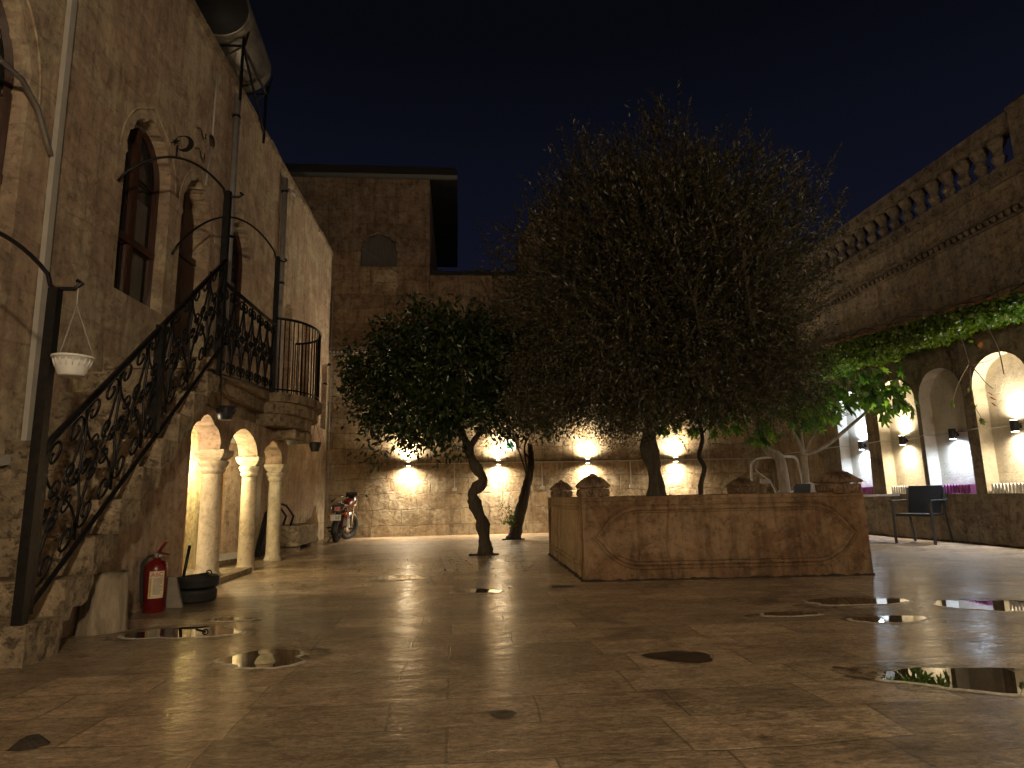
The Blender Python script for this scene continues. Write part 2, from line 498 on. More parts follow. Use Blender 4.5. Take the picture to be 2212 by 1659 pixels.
class MB:
    def __init__(s):
        s.v = []; s.f = []; s.sm = []

    def add(s, vs, fs, smooth=False):
        n = len(s.v)
        s.v += [tuple(x) for x in vs]
        s.f += [tuple(i + n for i in f) for f in fs]
        s.sm += [smooth] * len(fs)
        return s

    def box(s, x0, x1, y0, y1, z0, z1):
        vs = [(x, y, z) for z in (z0, z1) for y in (y0, y1) for x in (x0, x1)]
        return s.add(vs, [(0, 2, 3, 1), (4, 5, 7, 6), (0, 1, 5, 4), (2, 6, 7, 3), (0, 4, 6, 2), (1, 3, 7, 5)])

    def obox(s, c, u, v, w, du, dv, dw):
        c, u, v, w = Vector(c), Vector(u).normalized(), Vector(v).normalized(), Vector(w).normalized()
        vs = [c + u * (a * du) + v * (b * dv) + w * (d * dw) for d in (-1, 1) for b in (-1, 1) for a in (-1, 1)]
        return s.add(vs, [(0, 2, 3, 1), (4, 5, 7, 6), (0, 1, 5, 4), (2, 6, 7, 3), (0, 4, 6, 2), (1, 3, 7, 5)])

    def tube(s, pts, r, n=6, smooth=True, cap=True, flat=1.0, wob=0, closed=False):
        pts = [Vector(p) for p in pts]
        m = len(pts)
        rad = r if isinstance(r, (list, tuple)) else [r] * m
        vs = []
        prev = None
        for i, p in enumerate(pts):
            a = pts[max(i - 1, 0)] if not closed else pts[i - 1]
            b = pts[min(i + 1, m - 1)] if not closed else pts[(i + 1) % m]
            t = (b - a)
            if t.length < 1e-9: t = Vector((0, 0, 1))
            t.normalize()
            if prev is None:
                q = Vector((0, 0, 1)) if abs(t.z) < 0.9 else Vector((1, 0, 0))
                u = t.cross(q).normalized()
            else:
                u = prev - t * prev.dot(t)
                if u.length < 1e-6: u = t.orthogonal()
                u.normalize()
            prev = u
            w = t.cross(u)
            for k in range(n):
                an = 2 * PI * k / n
                rr2 = rad[i] * (1 + (rnd.uniform(-wob, wob) if wob else 0))
                vs.append(p + u * math.cos(an) * rr2 + w * math.sin(an) * rr2 * flat)
        fs = []
        for i in range(m - 1 if not closed else m):
            j = (i + 1) % m
            for k in range(n):
                l = (k + 1) % n
                fs.append((i * n + k, i * n + l, j * n + l, j * n + k))
        if cap and not closed:
            fs.append(tuple(range(n - 1, -1, -1))); fs.append(tuple((m - 1) * n + k for k in range(n)))
        return s.add(vs, fs, smooth)

    def lathe(s, prof, c, n=24, smooth=True, sx=1, sy=1, rot=0):
        vs = []
        for (r, z) in prof:
            for k in range(n):
                a = 2 * PI * k / n + rot
                vs.append((c[0] + r * math.cos(a) * sx, c[1] + r * math.sin(a) * sy, c[2] + z))
        fs = []
        for i in range(len(prof) - 1):
            for k in range(n):
                l = (k + 1) % n
                fs.append((i * n + k, i * n + l, (i + 1) * n + l, (i + 1) * n + k))
        fs.append(tuple(range(n - 1, -1, -1))); fs.append(tuple((len(prof) - 1) * n + k for k in range(n)))
        return s.add(vs, fs, smooth)

    def prism(s, poly, fm, d0, d1):
        """2D polygon mapped by fm(u, v, depth); front at d0, back at d1"""
        n = len(poly)
        vs = [fm(u, v, d0) for u, v in poly] + [fm(u, v, d1) for u, v in poly]
        tri = tessellate_polygon([[Vector((u, v, 0)) for u, v in poly]])
        fs = [tuple(t) for t in tri] + [tuple(i + n for i in reversed(t)) for t in tri]
        fs += [(i, i + n, (i + 1) % n + n, (i + 1) % n) for i in range(n)]
        return s.add(vs, fs)

    def sheet(s, outer, holes, fm, d, reveals=None, rim=0.0):
        """wall face with openings; each opening gets its reveal"""
        loops = [outer] + holes
        flat = [p for l in loops for p in l]
        tri = tessellate_polygon([[Vector((u, v, 0)) for u, v in l] for l in loops])
        s.add([fm(u, v, d) for u, v in flat], [tuple(t) for t in tri])
        if reveals:
            for h, dep in zip(holes, reveals):
                n = len(h)
                vs = [fm(u, v, d) for u, v in h] + [fm(u, v, d + dep) for u, v in h]
                s.add(vs, [(i, (i + 1) % n, (i + 1) % n + n, i + n) for i in range(n)])
        return s

    def fill(s, poly, fm, d):
        tri = tessellate_polygon([[Vector((u, v, 0)) for u, v in poly]])
        return s.add([fm(u, v, d) for u, v in poly], [tuple(t) for t in tri])

    def build(s, name, mat, parent=None, origin=None, bevel=0, fix=True):
        base = wloc(parent) if parent else Vector(origin or (0, 0, 0))
        me = bpy.data.meshes.new(name)
        me.from_pydata([tuple(Vector(v) - base) for v in s.v], [], s.f)
        me.polygons.foreach_set("use_smooth", s.sm)
        me.validate(); me.update()
        if fix:
            import bmesh
            bm = bmesh.new(); bm.from_mesh(me)
            bmesh.ops.recalc_face_normals(bm, faces=bm.faces)
            bm.to_mesh(me); bm.free()
        for m_ in (mat if isinstance(mat, list) else [mat]): me.materials.append(m_)
        o = bpy.data.objects.new(name, me)
        sc.collection.objects.link(o)
        if parent: o.parent = parent
        else: o.location = base
        if bevel:
            b = o.modifiers.new("bevel", 'BEVEL'); b.width = bevel; b.segments = 2; b.limit_method = 'ANGLE'
        return o


def rough_edges(o, amt=0.02, size=0.25, cuts=2):
    """chipped, uneven stone: subdivide and displace with clouds"""
    s = o.modifiers.new("sub", 'SUBSURF'); s.subdivision_type = 'SIMPLE'; s.levels = cuts; s.render_levels = cuts
    t = bpy.data.textures.new("wear", 'CLOUDS'); t.noise_scale = size
    d = o.modifiers.new("wear", 'DISPLACE'); d.texture = t; d.strength = amt; d.texture_coords = 'GLOBAL'; d.mid_level = 0.5


def arch(y0, y1, z0, spring, apex, lobes=0, n=60, cusp=0.055, jitter=0.0, point=0.0):
    """opening outline, counter-clockwise from bottom left"""
    cx, a, b = (y0 + y1) / 2, (y1 - y0) / 2, apex - spring
    top = []
    for i in range(n + 1):
        th = PI * i / n
        r = 1.0
        if lobes: r = 1 - cusp + cusp * 1.15 * abs(math.sin(lobes * th)) ** 0.9
        pz = b * r * math.sin(th)
        if point: pz += b * point * .6 * max(0, 1 - abs(th - PI / 2) / 0.9) ** 1.6
        top.append((cx + a * min(r, 1) * math.cos(th), spring + pz))
    pts = [(y0, z0), (y1, z0)]
    side = [(y1, z0 + (spring - z0) * t) for t in (0.25, 0.5, 0.75, 0.97)]
    side2 = [(y0, z0 + (spring - z0) * t) for t in (0.97, 0.75, 0.5, 0.25)]
    out = pts + side + top + side2
    if jitter:
        out = [(u + rnd.uniform(-jitter, jitter), v + rnd.uniform(-jitter, jitter)) for u, v in out]
    return out


def LWx(y): return -3.3 + 0.0522 * (y - 5)
def LW(y, z, d=0.0): return (LWx(y) - d, y, z)          # left wall, d = depth into the wall
def AW(y, z, d=0.0): return (-2.42 - d, y, z)            # arcade face
def BW(x, z, d=0.0): return (x, 14 + d, z)               # back wall
def RW(y, z, d=0.0): return (7.25 + d, y, z)             # right wall


# ================================================================== SETTING
fl = MB()
fl.add([(-60, -60, 0), (60, -60, 0), (60, 60, 0), (-60, 60, 0)], [(0, 1, 2, 3)])
tag(fl.build('paving', M['floor']), 'worn polished stone paving of the courtyard, damp and shiny', None, None, 'structure')

# puddles: (x, y, half length, half width, turn, label)
PUD = [(-1.70, 4.33, .30, .17, -4, 'puddle by the stair foot, longest of those at the left'),
       (-1.55, 4.74, .14, .075, 0, 'smallest thin-rimmed puddle beyond the left puddle'),
       (-1.00, 3.56, .22, .16, 3, 'oval puddle in front of the extinguisher mirroring a column'),
       (2.20, 2.66, .42, .15, -16, 'large near puddle with a pale rim and a curved tail'),
       (3.62, 4.22, .33, .20, -4, 'puddle at the right edge mirroring a purple box'),
       (2.66, 3.90, .21, .11, 0, 'short puddle striped by mirrored niches'),
       (2.84, 4.55, .33, .14, 0, 'long dark puddle below the planter corner'),
       (2.14, 4.18, .19, .07, 0, 'faint thin puddle left of the striped puddle'),
       (0.16, 5.67, .20, .12, 0, 'puddle in front of the crooked orange tree'),
       (-0.62, 6.80, .27, .17, 0, 'pale puddle left of the orange tree under the first lamp')]


def blob(a, b, turn, seed, k=1.0, n=110):
    r_ = random.Random(seed)
    ph = [r_.uniform(0, 6.28) for _ in range(4)]
    out = []
    for i in range(n):
        t = 2 * PI * i / n
        w = 1 + .14 * math.sin(2 * t + ph[0]) + .10 * math.sin(3 * t + ph[1]) + .06 * math.sin(5 * t + ph[2]) + .035 * math.sin(9 * t + ph[3]) + .018 * math.sin(17 * t + ph[0]) + .012 * math.sin(29 * t + ph[1])
        x, y = a * w * math.cos(t) * k, b * w * math.sin(t) * k
        c, s_ = math.cos(R(turn)), math.sin(R(turn))
        out.append((x * c - y * s_, x * s_ + y * c))
    return out


for i, (x, y, a, b, tn, lab) in enumerate(PUD):
    a *= 1.08; b *= 1.22
    m = MB()
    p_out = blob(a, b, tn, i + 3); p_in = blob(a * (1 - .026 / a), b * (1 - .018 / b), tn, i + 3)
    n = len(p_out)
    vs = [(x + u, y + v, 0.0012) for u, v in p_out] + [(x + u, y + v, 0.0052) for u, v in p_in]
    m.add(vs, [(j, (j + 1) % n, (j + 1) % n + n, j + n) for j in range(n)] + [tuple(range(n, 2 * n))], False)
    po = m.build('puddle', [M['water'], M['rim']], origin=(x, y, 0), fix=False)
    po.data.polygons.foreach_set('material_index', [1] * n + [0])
    dm = MB(); pd = blob(a * 1.25, b * 1.35, tn, i + 60)
    dm.add([(x + u, y + v, 0.0008) for u, v in pd], [tuple(range(n))])
    dm.build('damp_margin', M['margin'], po, fix=False)
    tag(po, lab, 'puddle', 'rain puddles on the paving')

DAMP = [(1.09, 3.24, .15, .12, 'dark damp drain mark in the middle of the paving'), (0.91, 5.8, .11, .07, 'small damp hollow beside the planter corner'),
        (0.16, 2.53, .055, .045, 'small dark spot on the near paving')]
for i, (x, y, a, b, lab) in enumerate(DAMP):
    m = MB(); p = blob(a, b, 0, i + 40, n=36)
    m.add([(x + u, y + v, 0.004) for u, v in p], [tuple(range(len(p)))])
    tag(m.build('damp_patch', M['damp'], origin=(x, y, 0), fix=False), lab, 'damp patch', None, 'structure')

# ================================================================== LEFT HOUSE
house = thing('stone_house', 'tall pale stone house with arched windows along the left side', 'house', (-3.2, 7, 0))
TOPZ = lambda y: 6.25 + (14 - y) * 0.068
op = []
op.append((arch(3.75, 4.77, 2.66, 3.95, 4.75, 5, jitter=.008, point=.15), .22))      # near window
op.append((arch(6.05, 6.93, 2.82, 4.25, 4.78, 5, jitter=.008, point=.15), .21))
op.append((arch(7.21, 7.96, 2.12, 4.15, 4.70, 5, jitter=.008, point=.15), .21))      # door
op.append((arch(8.52, 9.32, 2.82, 4.2, 4.76, 5, jitter=.008, point=.15), .21))
op.append((arch(10.95, 11.37, 2.30, 4.02, 4.27, 0, 14, jitter=.006), .16))
op.append((arch(12.06, 12.42, 2.60, 4.02, 4.25, 0, 14, jitter=.006), .16))
op.append((arch(12.95, 13.24, 2.75, 3.98, 4.15, 0, 14, jitter=.006), .16))
op.append((arch(13.45, 13.87, 2.28, 3.65, 3.85, 0, 14, jitter=.006), .16))
outer = [(-4, 0), (14, 0)] + [(y, TOPZ(y) + rnd.uniform(-.012, .012)) for y in np.arange(14, -4.1, -.5)]
w = MB()
w.sheet(outer, [o_[0] for o_ in op], LW, 0, [o_[1] for o_ in op])
tz = [(float(y), TOPZ(y)) for y in np.arange(-4, 14.1, 1)]
w.prism([(-4, 0), (14, 0), (14, TOPZ(14) - .01), (-4, TOPZ(-4) - .01)], LW, .31, .6)
w.build('wall', M['left'], house)
cp = MB()
for y in np.arange(-4, 14, .6):
    j = rnd.uniform(-.012, .012)
    cp.prism([(y + .004, TOPZ(y) + j), (y + .596, TOPZ(y + .6) + j), (y + .596, TOPZ(y + .6) + .09 + j), (y + .004, TOPZ(y) + .09 + j)], LW, -.035 + j, .4)
cp.build('coping', M['step'], house, bevel=.008)


def hood(o, w_=.06):
    pts = [p for p in o if p[1] > max(q[1] for q in o) - .75]
    c = (sum(p[0] for p in pts) / len(pts), min(p[1] for p in pts))
    return pts, c


# hood rings over the lobed windows
for (y0, y1, s_, ap) in ((3.75, 4.77, 3.95, 4.75), (6.05, 6.93, 4.25, 4.78), (7.21, 7.96, 4.15, 4.70), (8.52, 9.32, 4.2, 4.76)):
    cy, a, b = (y0 + y1) / 2, (y1 - y0) / 2 + .10, ap - s_ + .14
    pts = [LW(cy + a * math.cos(t), s_ - .02 + b * math.sin(t) + (.08 * max(0, 1 - abs(t - PI / 2) / .3)), -.004) for t in np.linspace(0, PI, 26)]
    hm = MB(); hm.tube(pts, .010, 5); hm.build('hood_moulding', M['left'], house)


def wood_window(y0, y1, z0, spring, apex, name, dep=.15, split=(.5,), transom=(.45,), pane='glass', label=None):
    fr = MB()
    t = .045
    o_ = arch(y0 + .02, y1 - .02, z0 + .01, spring, apex - .03, 0, 20)
    pts = [LW(u, v, dep) for u, v in o_]
    fr.tube(pts + [pts[0]], .04, 4, smooth=False)
    for s_ in split:
        yy = y0 + (y1 - y0) * s_
        fr.prism([(yy - .035, z0), (yy + .035, z0), (yy + .035, apex - .06), (yy - .035, apex - .06)], LW, dep - .025, dep + .03)
    for s_ in transom:
        zz = z0 + (spring - z0) * s_
        fr.prism([(y0, zz - .04), (y1, zz - .04), (y1, zz + .04), (y0, zz + .04)], LW, dep - .035, dep + .02)
    for i in range(len(split) + 1):     # sash frames
        ya = y0 + (y1 - y0) * ([0] + list(split) + [1])[i] + .06
        yb = y0 + (y1 - y0) * ([0] + list(split) + [1])[i + 1] - .05
        for (za, zb) in ((z0 + .05, z0 + (spring - z0) * transom[0] - .05), (z0 + (spring - z0) * transom[0] + .05, spring - .05)):
            fr.tube([LW(ya, za, dep + .01), LW(yb, za, dep + .01), LW(yb, zb, dep + .01), LW(ya, zb, dep + .01)], .022, 4, False, closed=True)
    f = fr.build(name, M['wood'], house)
    if label: f['label'] = label
    g = MB()
    g.fill(arch(y0 + .005, y1 - .005, z0, spring, apex - .01, 0, 20), LW, dep + .035)
    g.build('pane', M['glass'], f)
    c = MB()
    ya, yb = y0 + (y1 - y0) * .55, y1 - .1
    c.fill([(ya + .02, z0 + .08), (yb, z0 + .08), (yb, spring - .25), (ya + .02, spring - .25)], LW, dep + .028)
    c.build('curtain', M['curtain'], f)
    return f


wood_window(3.75, 4.77, 2.66, 3.95, 4.75, 'window')
wood_window(6.05, 6.93, 2.82, 4.25, 4.78, 'window')
wood_window(8.52, 9.32, 2.82, 4.2, 4.76, 'window')
dr = MB()
dr.fill(arch(7.21, 7.96, 2.12, 4.15, 4.68, 0, 20), LW, .205)
dr.prism([(7.23, 2.13), (7.94, 2.13), (7.94, 3.72), (7.23, 3.72)], LW, .155, .20)
dr.prism([(7.28, 2.3), (7.56, 2.3), (7.56, 3.6), (7.28, 3.6)], LW, .14, .154)
dr.prism([(7.61, 2.3), (7.89, 2.3), (7.89, 3.6), (7.61, 3.6)], LW, .14, .154)
dr.prism([(7.22, 3.74), (7.95, 3.74), (7.95, 3.82), (7.22, 3.82)], LW, .15, .20)
dr.tube([LW(7.585, 3.82, .18), LW(7.585, 4.62, .18)], .025, 4, False)
dd = dr.build('door', M['wood'], house)
hb = MB(); hb.tube([LW(7.54, 3.0, .15), LW(7.54, 3.0, .10), LW(7.54, 3.13, .10), LW(7.54, 3.13, .15)], .009, 6)
hb.build('handle', M['iron'], dd)
bn = MB()
for o_, dep in op[4:]:
    bn.fill(o_, LW, dep)
bn.build('blind_niche_backs', M['pink'], house)
# ground-floor entrance behind the arcade
en = MB()
en.prism([(7.02, .03), (7.62, .03), (7.62, 1.5), (7.02, 1.5)], LW, -.012, .02)
e_ = en.build('door', M['wood'], house); e_['label'] = 'low brown cellar door behind the arcade'
pl = MB(); pl.fill([(5.6, .0), (10.2, .0), (10.2, 1.86), (5.6, 1.86)], LW, -.008)
pl.build('lower_plaster', M['plaster'], house)

# pipes, conduits and small fittings on the house


def pipe(name, label, cat, pts, r, mat, n=10, brk=(), group=None, flat=None):
    t = thing(name, label, cat, pts[0], group)
    m = MB()
    if flat:
        for a, b in zip(pts[:-1], pts[1:]):
            a, b = Vector(a), Vector(b); d = b - a
            m.obox((a + b) / 2, d, (1, 0, 0), d.cross(Vector((1, 0, 0))), d.length / 2, flat[0], flat[1])
    else:
        m.tube(pts, r, n)
    m.build('pipe_run', mat, t)
    if brk:
        for i, z in enumerate(brk):
            b = MB()
            a, c = Vector(pts[0]), Vector(pts[-1])
            p = a + (c - a) * z
            b.tube([p - (c - a).normalized() * .018, p + (c - a).normalized() * .018], r * 1.25, n)
            b.tube([p, p + Vector((-.07, 0, 0))], .008, 5)
            b.build('bracket', M['iron'] if mat != M['pvc'] else M['pvcg'], t)
    return t


pipe('cable_duct', 'wide pale plastic cable duct running down beside the nearest window', 'cable duct',
     [LW(5.05, 6.8, -.03), LW(5.08, 3.2, -.03), LW(5.11, 1.17, -.03), LW(4.2, 1.0, -.03)], 0, M['pvc'], flat=(.02, .035))
pipe('drainpipe', 'round grey drainpipe beside the third arched window, behind the tall iron post', 'drainpipe', [LW(8.38, 6.45, -.06), LW(8.4, 2.2, -.06)], .045, M['pvcg'], brk=(.08, .5, .85))
pipe('drainpipe', 'far grey drainpipe under the security camera, nearer the courtyard corner', 'drainpipe', [LW(10.48, 6.3, -.06), LW(10.56, 2.1, -.06)], .045, M['pvcg'], brk=(.06, .45))
pipe('thin_conduit', 'thin pale conduit above the round ceiling rose on the house wall', 'conduit', [LW(7.81, 6.35, -.02), LW(7.79, 5.46, -.02)], .013, M['pvc'], 6)
pipe('thin_conduit', 'short thin conduit below the round disc, above the door arch', 'conduit', [LW(7.79, 5.3, -.02), LW(7.71, 4.8, -.02), LW(7.69, 4.72, -.02)], .013, M['pvc'], 6)
pipe('gas_hose', 'bent grey metal tube coming out of the nearest window into the duct', 'hose',
     [LW(4.1, 3.97, .02), LW(4.35, 3.98, -.05), LW(4.6, 3.97, -.06), LW(4.8, 3.86, -.05), LW(4.95, 3.66, -.04), LW(5.02, 3.6, -.03)], .022, M['alu'], 8)
dt = thing('wall_disc', 'small round wooden disc on the house wall above the door arch', 'wall disc', LW(7.79, 5.38))
m = MB(); m.tube([LW(7.79, 5.38, 0), LW(7.79, 5.38, -.03)], .075, 18)
m.build('disc', M['wood'], dt)
m = MB(); m.tube([LW(7.79 + .085 * math.cos(t), 5.38 + .085 * math.sin(t), -.01) for t in np.linspace(0, 2 * PI, 20)[:-1]], .008, 5, closed=True)
m.build('rim', M['pvcg'], dt)
for k_, (yy, zz, lb) in enumerate(((7.5, 5.33, 'upper bent iron hook between the two arched openings'), (7.5, 5.06, 'lower bent iron hook, shaped like a U, under the other hook'))):
    m = MB()
    m.tube([LW(yy - .09, zz, 0), LW(yy - .09, zz, -.04), LW(yy - .06, zz - .02, -.05), LW(yy - .04, zz - .07, -.05), LW(yy, zz - .09, -.05), LW(yy + .05, zz - .06, -.05), LW(yy + .05, zz + .01, -.05)], .007, 5)
    tag(m.build('iron_hook', M['iron'], origin=LW(yy, zz)), lb, 'hook')
cm = thing('security_camera', 'small white bullet security camera high on the far drainpipe', 'camera', LW(10.62, 6.12))
m = MB(); m.tube([LW(10.6, 6.12, 0), LW(10.6, 6.12, -.09)], .03, 10); m.build('mount', M['pvcg'], cm)
m = MB(); c0 = Vector(LW(10.6, 6.12, -.14)); m.tube([c0 + Vector((-.03, -.06, 0)), c0 + Vector((.04, .10, -.02))], .033, 12); m.build('body', M['pvcg'], cm)
m = MB(); m.tube([c0 + Vector((.04, .10, -.02)), c0 + Vector((.045, .115, -.023))], .029, 12); m.build('lens', M['blackpot'], cm)
m = MB(); m.box(-3.4, -3.06, 10.9, 11.35, 6.45, 6.95)
o = m.build('roof_block', M['concrete'], origin=(-3.2, 11.1, 6.45)); tag(o, 'small square masonry block standing on the house roof edge', 'masonry block')
bpy.data.objects.remove(o)
m = MB(); m.box(-3.5, -3.12, 10.2, 10.6, 6.45, 6.86)
tag(m.build('roof_block', M['concrete'], origin=(-3.2, 10.2, 6.45)), 'small square masonry block standing on the house roof edge', 'masonry block')
# water tank on the roof
tk = thing('water_tank', 'round metal water tank lying on an iron stand above the house roof', 'water tank', (-3.45, 8.9, 6.6))
m = MB()
A, B = Vector((-3.30, 8.15, 7.62)), Vector((-3.42, 9.65, 7.72))
d = (B - A).normalized()
m.tube([A, A + d * .02, B - d * .12, B - d * .05, B], [.40, .42, .42, .36, .22], 28)
m.build('barrel', M['tank'], tk)
m = MB(); m.tube([A - d * .015, A + d * .004], .39, 28); m.build('end_cap', M['rubber'], tk)
m = MB()
for yy in (8.35, 9.45):
    m.tube([(-3.85, yy, 6.4), (-3.85, yy, 7.35)], .022, 4, False)
    m.tube([(-3.02, yy, 6.35), (-3.02, yy, 7.35)], .022, 4, False)
    m.tube([(-3.85, yy, 7.2), (-3.02, yy, 7.2)], .022, 4, False)
    m.tube([(-3.85, yy, 6.6), (-3.02, yy, 7.2)], .018, 4, False)
    m.tube([(-3.0, yy, 7.2), (-2.93, yy, 7.5), (-3.02, yy, 7.2)], .018, 4, False)
for x in (-3.85, -3.02):
    m.tube([(x, 8.35, 7.2), (x, 9.45, 7.2)], .022, 4, False)
m.tube([(-3.02, 8.35, 7.2), (-3.02, 9.45, 6.5)], .018, 4, False)
m.build('stand', M['iron'], tk)

# ================================================================== STAIRCASE
stair = thing('stone_staircase', 'worn stone staircase with corbelled step ends rising along the left house', 'staircase', (-2.7, 3.6, 0))
NST = 9
for k in range(-2, 7):
    yk, zk = 4.16 + .26 * k, .61 + .2225 * k
    th = .25
    m = MB()
    if k == -2:
        m.box(-3.42, -2.19, yk - .06, yk + .24, 0, .2)
    else:
        m.box(-3.30, -2.42, yk, yk + .30, zk - .2225, zk)
        prof = [(yk, zk), (yk + .275, zk), (yk + .275, zk - .07), (yk + .255, zk - .10), (yk + .235, zk - .145), (yk + .17, zk - .165), (yk + .10, zk - .16), (yk + .06, zk - .2225), (yk, zk - .2225)]
        m.prism(prof, lambda u, v, d_: (d_, u, v), -2.42, -2.2)
    s_ = m.build('step', M['step'], stair)
    rough_edges(s_, .022, .12, 3)
for k in range(-1, 7):      # fill under the inner part
    pass
m = MB()
m.prism([(4.0, 0), (6.0, 0), (6.0, 1.86), (5.95, 1.86), (4.0, .24)], lambda u, v, d_: (d_, u, v), -3.3, -2.66)
m.build('stair_core', M['pink'], stair)

# ================================================================== ARCADE under the landing
arc = thing('arcade', 'low arcade of three arches on cream columns carrying the stair landing', 'arcade', (-2.5, 7.5, 0))


def half(y0, y1, spring, apex, lobes, n=30, cusp=.12, point=0):
    a = arch(y0, y1, 0, spring, apex, lobes, n, cusp, 0, point)
    t = [p for p in a if p[1] >= spring - .001]
    return list(reversed(t))          # left to right


line = [(4.16, 0), (5.97, 0), (5.97, .7)]
line += half(5.97, 6.74, 1.33, 1.62, 3, cusp=.10, point=.1)
line += half(6.97, 7.94, 1.33, 1.60, 0, point=.12)
line += half(8.16, 9.05, 1.30, 1.56, 3, cusp=.10, point=.1)
line += [(9.27, 1.30), (9.30, 1.6), (9.32, 1.72)]
line += [(6.0, 1.72)]
line += [(5.9, 1.66), (4.16, .17)]
# remove duplicates
cl = [line[0]]
for p in line[1:]:
    if (Vector(p) - Vector(cl[-1])).length > 1e-4: cl.append(p)
m = MB(); m.prism(cl, AW, 0, .22)
aw = m.build('wall', M['pink'], arc)
m = MB(); m.box(-2.645, -2.415, 5.968, 5.985, .06, 1.33); m.build('painted_jamb', M['copper'], arc)
# capital + column


def column(x, y, z0, r, zt, name_i):
    m = MB()
    m.lathe([(r * 1.25, 0), (r * 1.28, .02), (r * 1.1, .05), (r * 1.02, .08), (r * 1.0, .3), (r * .95, zt - z0 - .26), (r * .93, zt - z0 - .24)], (x, y, z0), 28)
    o = m.build('column', M['column'], arc)
    m = MB()
    h = zt - .24
    m.lathe([(r * .93, 0), (r * 1.0, .012), (r * 1.16, .03), (r * 1.16, .048), (r * 1.02, .058), (r * 1.25, .078), (r * 1.38, .105), (r * 1.38, .125), (r * 1.2, .135)], (x, y, h), 28)
    m.lathe([(r * 1.25, .135), (r * 1.7, .165), (r * 2.0, .205), (r * 2.02, .242)], (x, y, h), 4, False, rot=PI / 4)
    m.build('capital', M['column'], o)


column(-2.53, 6.86, .06, .106, 1.33, 0)
column(-2.53, 8.05, .0, .094, 1.33, 1)
column(-2.53, 9.16, .0, .090, 1.30, 2)
m = MB(); m.box(-3.1, -2.36, 6.0, 7.75, 0, .06)
o = m.build('threshold_slab', M['step'], arc); rough_edges(o, .012, .2, 3)

# landing and balcony slab
land = thing('balcony', 'stone landing with a rounded balcony end on corbel courses', 'balcony', (-2.7, 8, 1.7))


def plan(inset, y_from=6.0, y_to=9.75):
    p = [(LWx(y_from) + .0, y_from), (-2.27 - inset, y_from), (-2.34 - inset, 8.05)]
    cx, cy = -2.42, 8.88
    for t in np.linspace(-70, 75, 16):
        p.append((cx + (.52 - inset) * math.cos(R(t)), cy + (.88 - inset * .6) * math.sin(R(t))))
    p += [(LWx(y_to) + .0, y_to)]
    return p


for i, (z0, z1, ins, ya) in enumerate(((2.03, 2.14, .0, 6.0), (1.885, 2.03, .06, 6.02), (1.735, 1.885, .15, 6.02))):
    m = MB(); m.prism(plan(ins, ya, 9.75 - ins), lambda u, v, d_: (u, v, d_), z0, z1)
    o = m.build('slab_course', M['step'], land); rough_edges(o, .018, .15, 2)
m = MB()
for i, (yy, L_) in enumerate(((8.5, .30), (8.85, .34), (9.2, .32))):
    m.box(-2.9, -2.42 + L_, yy, yy + .2, 1.60, 1.735)
m.build('corbel_course', M['step'], land, bevel=.02)

# ================================================================== IRONWORK


def spiral(c, r, turns, start, dirn, fm, n=16):
    pts = []
    for i in range(n + 1):
        t = i / n
        a = start + dirn * turns * 2 * PI * t
        rad = r * (1 - .70 * t)
        pts.append(fm(c[0] + rad * math.cos(a), c[1] + rad * math.sin(a)))
    return pts


def scroll_panel(mb, fm, L, H, unit=.36, r=.0095):
    """fm(u, v): u along the rail, v up; lyre scrolls in repeating units"""
    n = max(1, round(L / unit)); U = L / n
    for i in range(n):
        u0 = i * U; c = u0 + U / 2
        for sgn in (-1, 1):
            e = c + sgn * U * .26
            rr_ = U * .215
            # top and bottom scrolls
            for vv, dz in ((H - rr_ * 1.25, 1), (rr_ * 1.25, -1)):
                st = 0 if sgn > 0 else PI
                sp_ = spiral((e, vv), rr_, 1.15, st, dz * sgn, fm)
                body = []
                for t in np.linspace(0, 1, 10):
                    uu_ = e + sgn * rr_ + (c + sgn * .012 - (e + sgn * rr_)) * (t ** 1.5)
                    v2 = vv + (H / 2 - vv) * t
                    body.append(fm(uu_, v2))
                mb.tube(list(reversed(body)) + sp_, r, 4, flat=1.0)
            # middle scrolls
            for dz in (1, -1):
                q = U * .165
                mb.tube(spiral((c + sgn * U * .19, H / 2 + dz * U * .25), q, 1.3, -dz * PI / 2, -dz * sgn, fm, 14), r * .85, 4)
                mb.tube(spiral((c + sgn * U * .37, H / 2 + dz * U * .04), q * .8, 1.2, PI if sgn > 0 else 0, dz * sgn, fm, 12), r * .75, 4)
        mb.tube([fm(u0, 0), fm(u0 + .018, H * .25), fm(u0 - .018, H * .5), fm(u0 + .018, H * .75), fm(u0, H)], r, 4)


rail = thing('stair_railing', 'black wrought iron railing with scrolls climbing the outer edge of the stairs', 'railing', (-2.25, 3.62, .2))
SL = .86
zb = lambda y: .27 + SL * (y - 3.68)
HP = .80
m = MB(); scroll_panel(m, lambda u, v: (-2.25, 3.68 + u, zb(3.68 + u) + .03 + v), 2.42, HP)
m.build('scrollwork', M['iron'], rail)
m = MB()
m.tube([(-2.25, 3.66, zb(3.66)), (-2.25, 6.12, zb(6.12) - .1)], .018, 4, False)
m.build('bottom_bar', M['iron'], rail)
m = MB()
m.tube([(-2.25, 3.64, zb(3.64) + HP + .0), (-2.25, 3.72, zb(3.72) + HP + .05), (-2.25, 6.1, zb(6.1) + HP - .03)], .022, 6)
m.build('handrail', M['iron'], rail)
for (y, z0, z1, th) in ((3.62, .19, 2.0, .026), (3.68, .24, 1.10, .016), (4.9, zb(4.9), zb(4.9) + HP + .02, .030)):
    m = MB(); m.box(-2.25 - th, -2.25 + th, y - th, y + th, z0, z1)
    m.build('post', M['iron'], rail)

